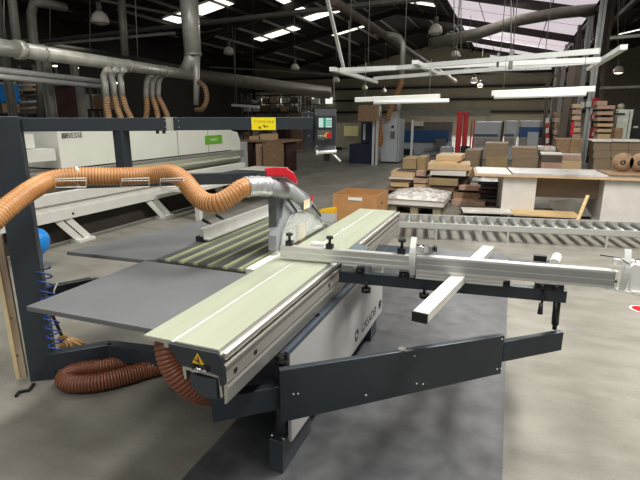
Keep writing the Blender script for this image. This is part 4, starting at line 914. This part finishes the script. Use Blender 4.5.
for px, lab in ((622.5, 'left brown edging roll on the workbench'), (640, 'right brown edging roll cut by the picture edge')):
    r = thing('edging_roll', lab, 'roll', tuple(atY(px, 169, 10.0)), group='edging rolls'); c_ = atY(px, 163.5, 10.0); c_.z = .822 + .165
    mb = MB(); mb.lathe(c_, [(.045, -.03), (.165, -.03), (.165, .03), (.045, .03), (.045, -.03)], 28, axis='Y'); mb.build('roll_coil', WOODB, r)
    mb = MB(); mb.lathe(c_, [(.028, -.035), (.045, -.035), (.045, .035), (.028, .035), (.028, -.035)], 16, axis='Y'); mb.build('roll_core', BLACK, r)
# grey item and stick under the bench
mb = MB(); mb.prism([(551, 207), (548, 201), (572, 199), (586, 207), (592, 216), (560, 217)], lambda a, b, t: atY(a, b, 9.5 + t), 0, .25); o = tag(mb.build('metal_tray', STEELG), 'grey metal tray lying under the workbench', 'tray')
mb = MB(); p_ = atY(578.5, 216, 8.75); p_.z = max(.02, p_.z - .07); mb.bar(p_, atY(588, 195.5, 9.0), .05, .03); tag(mb.build('leaning_stick', WOOD), 'short pale stick leaning up in front of the workbench', 'stick')
# low boards behind the conveyor
mb = MB(); a = atZ(512, 212, .12); b_ = atZ(577, 215, .12); mb.bar(a, b_, .5, .03); o = tag(mb.build('loose_board', WOOD), 'long pale board lying behind the conveyor, right one', 'board')
mb = MB(); a = atZ(462, 210, .12); b_ = atZ(511, 211.5, .12); mb.bar(a, b_, .42, .03); o = tag(mb.build('loose_board', WOODW), 'long pale board lying behind the conveyor, left one', 'board')
mb = MB(); a = atZ(462, 210, .05); b_ = atZ(577, 214, .05); mb.bar(a, b_, .4, .10); o = tag(mb.build('support_timber', BRN), 'dark timber under the pale boards behind the conveyor', 'timber')
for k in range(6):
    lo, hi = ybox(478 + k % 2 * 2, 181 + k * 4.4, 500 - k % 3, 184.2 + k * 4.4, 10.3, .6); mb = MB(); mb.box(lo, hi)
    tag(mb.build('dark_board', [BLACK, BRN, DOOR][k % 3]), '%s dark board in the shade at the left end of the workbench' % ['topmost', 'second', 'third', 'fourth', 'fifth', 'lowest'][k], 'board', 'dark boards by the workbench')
# wood stacks A and B and pallet
def stackpx(rows, Y, dep, group, cat='board'):
    for (a, b, t0, t1, m_, nm, lab, dy) in rows:
        lo, hi = ybox(a, t0, b, t1, Y + dy, dep); c_ = ((lo[0] + hi[0]) / 2, (lo[1] + hi[1]) / 2, (lo[2] + hi[2]) / 2)
        mb = MB(); mb.rbox(c_, (hi[0] - lo[0], dep, hi[2] - lo[2] - .004), rz=random.uniform(-.09, .09)); tag(mb.build(nm, m_, bevel=.004), lab, cat if nm != 'carton' else 'carton', group)
stackpx([(402, 415, 158, 169, KHAKI, 'carton', 'olive carton, leftmost on top of the left wood stack', 0), (416, 424, 157, 170, KHAKI, 'carton', 'brown carton right of the olive one on the left wood stack', .1),
         (398, 419, 169.5, 171, STEELG, 'loose_board', 'thin dark grey board topmost of the left wood stack', 0), (390, 414, 171, 176.5, WOODT, 'wood_offcut', 'thick tan offcut just under the thin dark board', .0), (388.5, 416, 177, 179, WOODW, 'loose_board', 'thin pale board with a white top in the left wood stack', -.1),
         (389, 412, 179.3, 182, WOODP, 'loose_board', 'pinkish board in the middle of the left wood stack', 0), (391, 409, 182.2, 186.5, WOOD, 'wood_offcut', 'light yellow offcut low in the left wood stack', -.05), (386, 410, 186.8, 190, WOODB, 'loose_board', 'brown board, lowest visible of the left wood stack', 0), (387, 416, 190, 205, STEELD, 'pallet_block', 'dark pallet block under the left wood stack', .1)], 10.6, .8, 'left wood stack')
stackpx([(436, 461, 155, 160.5, WOODT, 'carton', 'small tan carton topmost of the right wood stack', .3), (434, 458, 160.8, 163, WOOD, 'loose_board', 'small pale board under the topmost tan carton', .2), (426, 468, 163.2, 169.5, WOODT, 'loose_board', 'broad thick tan board near the top of the right wood stack', .0),
         (430, 466, 170, 175, WOODW, 'carton', 'white sided carton in the right wood stack', .0), (445, 469, 170.2, 175.5, WOODT, 'wood_offcut', 'tan offcut right of the white sided carton', .2), (428, 457, 178, 185, KHAKI, 'carton', 'khaki carton in the middle of the right wood stack', -.05), (432, 466, 175.6, 177.5, DOOR, 'loose_board', 'dark red board between the cartons of the right wood stack', .1),
         (430, 455, 186, 191, WOODP, 'wood_offcut', 'pinkish offcut below the khaki carton', .1), (428, 460, 191.5, 200, BRN, 'pallet_block', 'dark pallet block under the right wood stack', .15)], 10.3, .9, 'right wood stack')
stackpx([(416, 426, 171, 176, WOODP, 'wood_offcut', 'pinkish offcut between the two wood stacks, upper', 0), (413, 428, 178, 183, WOODP, 'wood_offcut', 'pinkish offcut between the two wood stacks, middle', 0), (414, 430, 184, 188, WOODT, 'wood_offcut', 'tan offcut between the two wood stacks, lower', 0), (414, 428, 189, 205, STEELD, 'pallet_block', 'dark block between the two wood stacks', .2),
         (457, 470, 178, 184, BRN, 'wood_offcut', 'brown offcut right of the khaki carton', .2), (458, 478, 185, 190, WOODP, 'wood_offcut', 'long pinkish offcut right of the right wood stack', .0), (463, 484, 180, 184, STEELG, 'wood_offcut', 'grey offcut at the right edge of the wood stacks', .5), (452, 480, 192, 198, WOODB, 'wood_offcut', 'brown offcut low at the right of the wood stacks', .0), (452, 486, 200, 206, WOODP, 'wood_offcut', 'lowest pinkish offcut behind the conveyor', -.3)], 10.4, .6, 'offcuts around the wood stacks')
pl = thing('pallet', 'grey wooden pallet under sheets wrapped in clear film', 'pallet', (-1.5, 9.1, 0))
mb = MB(); mb.box((-2.05, 8.75, .15), (-1.10, 9.75, .19)); mb.build('deck', mat('grey pallet wood', (120, 122, 116), .7), pl)
for x in (-2.05, -1.65, -1.24): mb = MB(); mb.box((x, 8.75, .03), (x + .14, 9.75, .15)); mb.build('block', mat('dim pallet wood', (150, 140, 112), .7), pl)
mb = MB(); mb.box((-2.05, 8.75, 0), (-1.10, 8.9, .03)); mb.box((-2.05, 9.6, 0), (-1.10, 9.75, .03)); mb.build('bottom_board', WOODB, pl)
mb = MB(); mb.box((-2.1, 8.7, .195), (-1.05, 9.8, .30)); o = mb.build('sheet_stack', WOODW); tag(o, 'low stack of pale sheets on the grey pallet', 'sheets')
mb = MB(); nx, ny = 26, 18; vs = []
for j in range(ny + 1):
    for i in range(nx + 1):
        x = -2.12 + 1.09 * i / nx; y = 8.68 + 1.14 * j / ny; e = min(i, nx - i, j, ny - j)
        z = .305 + (.0 if e == 0 else .02 + .10 * math.sin(PI * i / nx) * math.sin(PI * j / ny) + random.uniform(0, .03)); vs.append((x, y, z if e else .303))
mb.add(vs, [(j * (nx + 1) + i, j * (nx + 1) + i + 1, (j + 1) * (nx + 1) + i + 1, (j + 1) * (nx + 1) + i) for j in range(ny) for i in range(nx)], 0, True)
tag(mb.build('plastic_film', FILM), 'crumpled clear plastic film over the pale sheets on the pallet', 'plastic film')

# cardboard box
cb = thing('cardboard_box', 'open brown cardboard box with white label behind the sliding table', 'box', (-2.4, 8.2, 0))
mb = MB(); x0, x1, y0, y1, z1 = -2.83, -2.05, 7.80, 8.62, .47
t = .012
mb.box((x0, y0, .01), (x1, y0 + t, z1)); mb.box((x0, y1 - t, .01), (x1, y1, z1)); mb.box((x0, y0 + t, .01), (x0 + t, y1 - t, z1)); mb.box((x1 - t, y0 + t, .01), (x1, y1 - t, z1)); mb.box((x0, y0, 0), (x1, y1, .01)); mb.build('carton_body', CARD, cb)
lo, hi = ybox(348, 197, 362, 200, 7.795, .004); mb = MB(); mb.box(lo, hi); mb.build('white_label', WHITEP, cb)
mb = MB(); mb.box((x1 - .001, 8.15, .28), (x1 + .003, 8.24, .32)); mb.build('hand_hole', BLACK, cb)
bm_ = MB(); 
# yellow wedge with grey foot behind the saw
yw = thing('floor_trolley', 'small grey trolley with a yellow top left of the cardboard box', 'trolley', tuple(atZ(324, 222, .0)))
p = atZ(327, 222, 0)
mb = MB(); mb.prism([(-.16, 0), (.12, .0), (.12, .08), (.02, .07), (-.16, .03)], lambda a, b, t: Vector((p.x + a, p.y + t, .16 + b)), 0, .2); mb.build('yellow_top', YEL, yw)
mb = MB(); mb.box((p.x - .2, p.y, .0), (p.x + .12, p.y + .22, .155)); mb.build('grey_base', MGRY, yw, .005)

# roller conveyor
rc = thing('roller_conveyor', 'low grey roller conveyor crossing behind the saw', 'conveyor', (-.925, 7.03, 0), .185)
R3 = Matrix.Rotation(.185, 3, 'Z')
def C(x, y, z): return Vector((-.925, 7.03, 0)) + R3 @ Vector((x, y, z))
RAIL = mat('conveyor rail paint', (188, 188, 182), .45, .3, .06)
for yy, nm in ((0, 'side_rail'), (.64, 'side_rail')):
    mb = MB(); mb.bar(C(-1.2, yy, .215), C(4.2, yy, .215), .03, .08); mb.build(nm, RAIL, rc, .002)
for k in range(31):
    x = -1.1 + k * .172
    mb = MB(); mb.cyl(C(x, .03, .22), C(x, .61, .22), .038, n=12); mb.build('roller', mat('zinc roller', (150, 152, 150), .4, .5, .08), rc)
for x in (-.9, 0, .62, 1.0, 2.3, 3.3):
    for yy in (0, .64): mb = MB(); mb.bar(C(x, yy, .0), C(x, yy, .175), .03, .03); mb.build('leg', RAIL, rc)
# red floor sticker
mb = MB(); c_ = atZ(637, 309, 0)
pol = [(math.cos(a) * .095, math.sin(a) * .095) for a in [k * PI / 12 for k in range(24)]]
mb.prism(pol, lambda a, b, t: Vector((c_.x + a + .03, c_.y + b, t)), .003, .005)
so = mb.build('floor_sticker', WHITEP); tag(so, 'round red floor sticker with white rim at the right edge', 'sticker')
mb = MB(); mb.prism([(a * .8, b * .8) for a, b in pol], lambda a, b, t: Vector((c_.x + a + .03, c_.y + b, t)), .005, .0065); mb.build('red_disc', RED, so)

# ================================================================== LIGHT FIXTURES
# suspended rail frame
sf = thing('rail_frame', 'light grey suspended rail frame hanging above the roller conveyor', 'rail frame', (-1, 9, 2.6))
mb = MB()
mb.bar((-3.05, 8.76, 2.6), (1.15, 8.70, 2.6), .06, .075, 0); mb.build('rail', STEELL, sf)
mb = MB(); mb.bar((-3.05, 7.55, 2.6), (1.75, 7.36, 2.6), .06, .07)
sfr = mb; 
mb = MB(); mb.bar((-3.2, 10.4, 2.6), (1.15, 10.2, 2.6), .06, .075); 
mb = MB(); mb.bar(atZ(352, 71.5, 2.6), atZ(600, 51, 2.6), .06, .07); mb.build('rail', STEELL, sf)
mb = MB(); mb.bar(atZ(374, 78.5, 2.6), atZ(600, 61, 2.6), .06, .07); mb.build('rail', STEELL, sf)
mb = MB(); mb.bar(atZ(332, 69, 2.6), atZ(376, 82, 2.6), .1, .07); mb.build('end_rail', STEELL, sf)
mb = MB(); mb.bar(atZ(624, 47, 2.6), atZ(589, 69, 2.6), .08, .06); mb.build('end_rail', STEELL, sf)
mb = MB(); mb.bar(atZ(415, 62, 2.63), atZ(438, 74, 2.63), .1, .06); mb.build('cross_rail', STEELL, sf)
mb = MB(); mb.bar(atZ(344, 70, 2.63), atD(325, -10, 7.5), .05, .05); mb.build('diagonal_hanger', STEELL, sf)
mb = MB(); mb.rbox(atZ(511, 60, 2.6) + Vector((0, 0, 0)), (.06, .1, .26)); mb.rbox(atZ(498, 60, 2.6), (.03, .1, .2)); mb.build('trolley_clamp', STEELG, sf)
for px in (350, 368, 404, 456, 500, 512, 545):
    py = {350: 71, 368: 70, 404: 67, 456: 62, 500: 59, 512: 58, 545: 56}[px]; p = atZ(px, py, 2.63); mb = MB(); mb.cyl(p, Vector((p.x, p.y, roofz(p.x) - .1)), .006, n=5); mb.build('hanging_wire', STEELG, sf)
# fluorescent fixtures
def fluoro(p0, p1, p2, p3, Y, lab):
    r = thing('light_strip', lab, 'light fixture', tuple(atY((p0[0] + p1[0]) / 2, p0[1], Y)), group='fluorescent lights')
    a, b = atY(*p0, Y), atY(*p1, Y); z = (a.z + b.z) / 2
    mb = MB(); mb.bar(a, b, .10, .075); mb.build('housing', TUBE, r, .008)
    mb = MB(); c0, c1 = atY(*p2, Y - .10), atY(*p3, Y - .10); mb.tube([c0, c1], .028, 12); mb.build('tube', TUBEL, r)
    for t_ in (.12, .88):
        p = a.lerp(b, t_); mb = MB(); mb.cyl(p + Vector((0, 0, .03)), Vector((p.x, p.y + .0, 2.6)), .004, n=5); mb.build('hanging_wire', STEELG, r)
    return r
fluoro((355.5, 100), (440, 96.5), (374, 102.5), (449, 100.5), 7.7, 'left white fluorescent light hanging under the rail frame')
fluoro((491.5, 93.5), (595, 89), (494, 97), (586, 94), 7.7, 'right white fluorescent light hanging under the rail frame')
r = thing('light_strip', 'small dim fluorescent light above the yellow sign', 'light fixture', tuple(atY(245, 106, 18)))
mb = MB(); mb.bar(atY(232, 105, 18), atY(259, 107, 18), .12, .10); mb.build('housing', STEELL, r)
mb = MB(); mb.cyl(atY(237, 104, 18), atY(232, 25, 18), .02, n=5); mb.build('hanging_wire', STEELG, r)
# high bay lamps
def lamp(px, py, wpx, Y, lab, lit=False):
    c_ = atY(px, py, Y); d = c_.y * .93 + abs(c_.x) * .366; rr = wpx / 2 / F * d
    l = thing('pendant_lamp', lab, 'lamp', tuple(c_), group='dome lamps under the roof')
    mb = MB(); mb.lathe(c_, [(.0, rr * .95), (rr * .4, rr * .92), (rr * .8, rr * .55), (rr, 0), (rr, -rr * .35), (rr * .95, -rr * .35), (rr * .93, 0), (rr * .7, rr * .5), (0, rr * .8)], 18); mb.build('shade', LAMPW, l)
    mb = MB(); mb.cyl(c_ + Vector((0, 0, rr * .9)), c_ + Vector((0, 0, rr * 1.9)), rr * .32, rr * .28, 10); mb.build('ballast', STEELG, l)
    mb = MB(); mb.lathe(c_ + Vector((0, 0, -rr * .25)), [(0, .0), (rr * .8, .02), (rr * .8, -.0), (rr * .6, -rr * .25), (0, -rr * .35)], 14); mb.build('lens', BULB if lit else mat('dull lamp glass', (196, 190, 172), .3), l)
    mb = MB(); mb.cyl(c_ + Vector((0, 0, rr * 1.8)), Vector((c_.x, c_.y, max(roofz(c_.x) - .2, c_.z + .3))), .015, n=5); mb.build('cord', STEELG, l)
lamp(100, 20, 16, 13.5, 'nearest dome lamp at upper left above the galvanised duct')
lamp(229, 52, 10, 21.8, 'dome lamp right of the thick vertical riser')
lamp(295, 68, 8, 30.4, 'dome lamp above the yellow sign, right of the riser one')
lamp(336, 80.5, 7, 36, 'small dome lamp just left of the rail frame')
lamp(364.5, 88, 6, 42, 'tiny dome lamp above the brown panel')
lamp(384, 91, 5, 46, 'tiny dome lamp above the grey control cabinet')
lamp(435.5, 31, 13, 20, 'largest dome lamp at top centre right of the brown duct')
lamp(455.5, 55.5, 9, 27.5, 'dome lamp just above the rail frame in the middle')
lamp(467, 71, 7, 34, 'small dome lamp between the two rails of the frame')
lamp(474, 81, 7, 40, 'small lit dome lamp left of the right fluorescent light', True)
lamp(480, 86, 5.5, 46, 'tiny lit dome lamp next to the right fluorescent light', True)
lamp(618.5, 71, 8.5, 27, 'lit dome lamp in the dark right bay', True)
lamp(602, 78, 6, 34, 'small dim dome lamp in the dark right bay')
# hanging thin wires / conduits
for i, (px, y0, y1, Y) in enumerate(((4, -5, 48, 7.5), (135, -5, 60, 11), (90, 0, 60, 12), (50, 0, 46, 11), (235, 25, 103, 17), (253, -5, 78, 20), (349, 20, 70, 12), (454, -5, 55, 14), (461, -5, 56, 14), (618, -5, 66, 20), (511, -5, 52, 12), (334, 76, 112, 12), (488, 110, 122, 24))):
    mb = MB(); mb.cyl(atY(px, y0, Y), atY(px + (3 if px == 135 else 0), y1, Y), .012, n=5); tag(mb.build('hanging_cable', STEELG), 'thin cable hanging from the dark roof', 'cable', 'thin cables hanging from the roof')
mb = MB(); mb.tube([atZ(160, 28, 5.0) + Vector((0, 0, -.05)), atY(175, 33, 14.5), atY(200, 33.5, 15), atY(222, 28, 16)], .02, 6); tag(mb.build('slack_cable', STEELD), 'slack cable sagging beside the thick riser', 'cable')
for i, (a, b, Y0_, Y1_, lab) in enumerate((((30, 46), (175, 33), 12, 14, 'thin dark bar under the roof at upper left'), ((100, 0), (210, 22), 14, 18, 'light grey bar slanting behind the thick riser'), ((210, 67), (345, 75), 24, 26, 'thin conduit crossing behind the first lamps'), ((480, 72), (560, 76), 20, 22, 'thin conduit behind the rail frame, right'), ((610, 38), (660, 34), 16, 16, 'dim rail at the upper right edge'), ((600, 88), (660, 86), 20, 20, 'pale pipe along the back of the right bay'))):
    mb = MB(); mb.bar(atY(*a, Y0_), atY(*b, Y1_), .07, .08); tag(mb.build('conduit_bar', GALVD if i % 2 else STEELG), lab, 'bar')
# wide window band low in far left wall and far back for light behind racks
for k in range(5):
    b = MB(); x0 = -30 + k * 2.2; b.add([(x0, 55.6, 3.4), (x0 + .9, 55.6, 3.4), (x0 + .9, 55.6, 4.1), (x0, 55.6, 4.1)], [(0, 1, 2, 3)])
    struct('window_%d' % (20 + k), b, GLASSW, 'dim daylit window high in the far wall', 'window')['group'] = 'windows in the far wall'

# ================================================================== LIGHT
def area(name, loc, sx, sy, power, col=(1, .97, .92), rot=(0, 0, 0)):
    l = bpy.data.lights.new(name, 'AREA'); l.shape = 'RECTANGLE'; l.size = sx; l.size_y = sy; l.energy = power; l.color = col
    o = bpy.data.objects.new(name, l); COL.objects.link(o); o.location = loc; o.rotation_euler = rot; return o
area('key_over_saw', (1.5, 3.2, 6.4), .9, 6, 560)  # key lamp added under the closed roof as overhead daylight
area('strip_lamp_right', (1.6, 5.6, 6.8), .35, 3.6, 560, rot=(0, 0, .185))  # narrow lamp added and turned to draw the roller shadow stripes
area('fill_left', (-5.5, 4.0, 8.4), 1.2, 6, 440)  # fill lamp added to lift the left side
area('fill_rear', (-2.5, -3.5, 6.6), 1.2, 5, 330)  # fill lamp added behind the camera for front-facing surfaces
area('fill_mid', (1.2, 14, 6.4), 1.2, 7, 240)  # fill lamp added for the middle distance, no roof opening above it
area('fill_back', (-1, 24, 7.4), 2, 8, 80)  # weak fill lamp added for the back of the hall
area('fill_far', (-2, 46, 8.2), 8, 6, 5200, rot=(-.5, 0, 0))  # strong lamp added to brighten the far wall
W_ = bpy.data.worlds.new('world'); S.world = W_; W_.use_nodes = True
bg = W_.node_tree.nodes['Background']; bg.inputs[0].default_value = (.93, .96, 1, 1); bg.inputs[1].default_value = .34

S.view_settings.view_transform = 'Standard'; S.view_settings.look = 'None'; S.view_settings.exposure = 0; S.view_settings.gamma = 1
S.view_settings.use_curve_mapping = False
try:
    S.cycles.use_denoising = True; S.cycles.max_bounces = 6; S.cycles.diffuse_bounces = 3; S.cycles.sample_clamp_indirect = 4
except Exception: pass
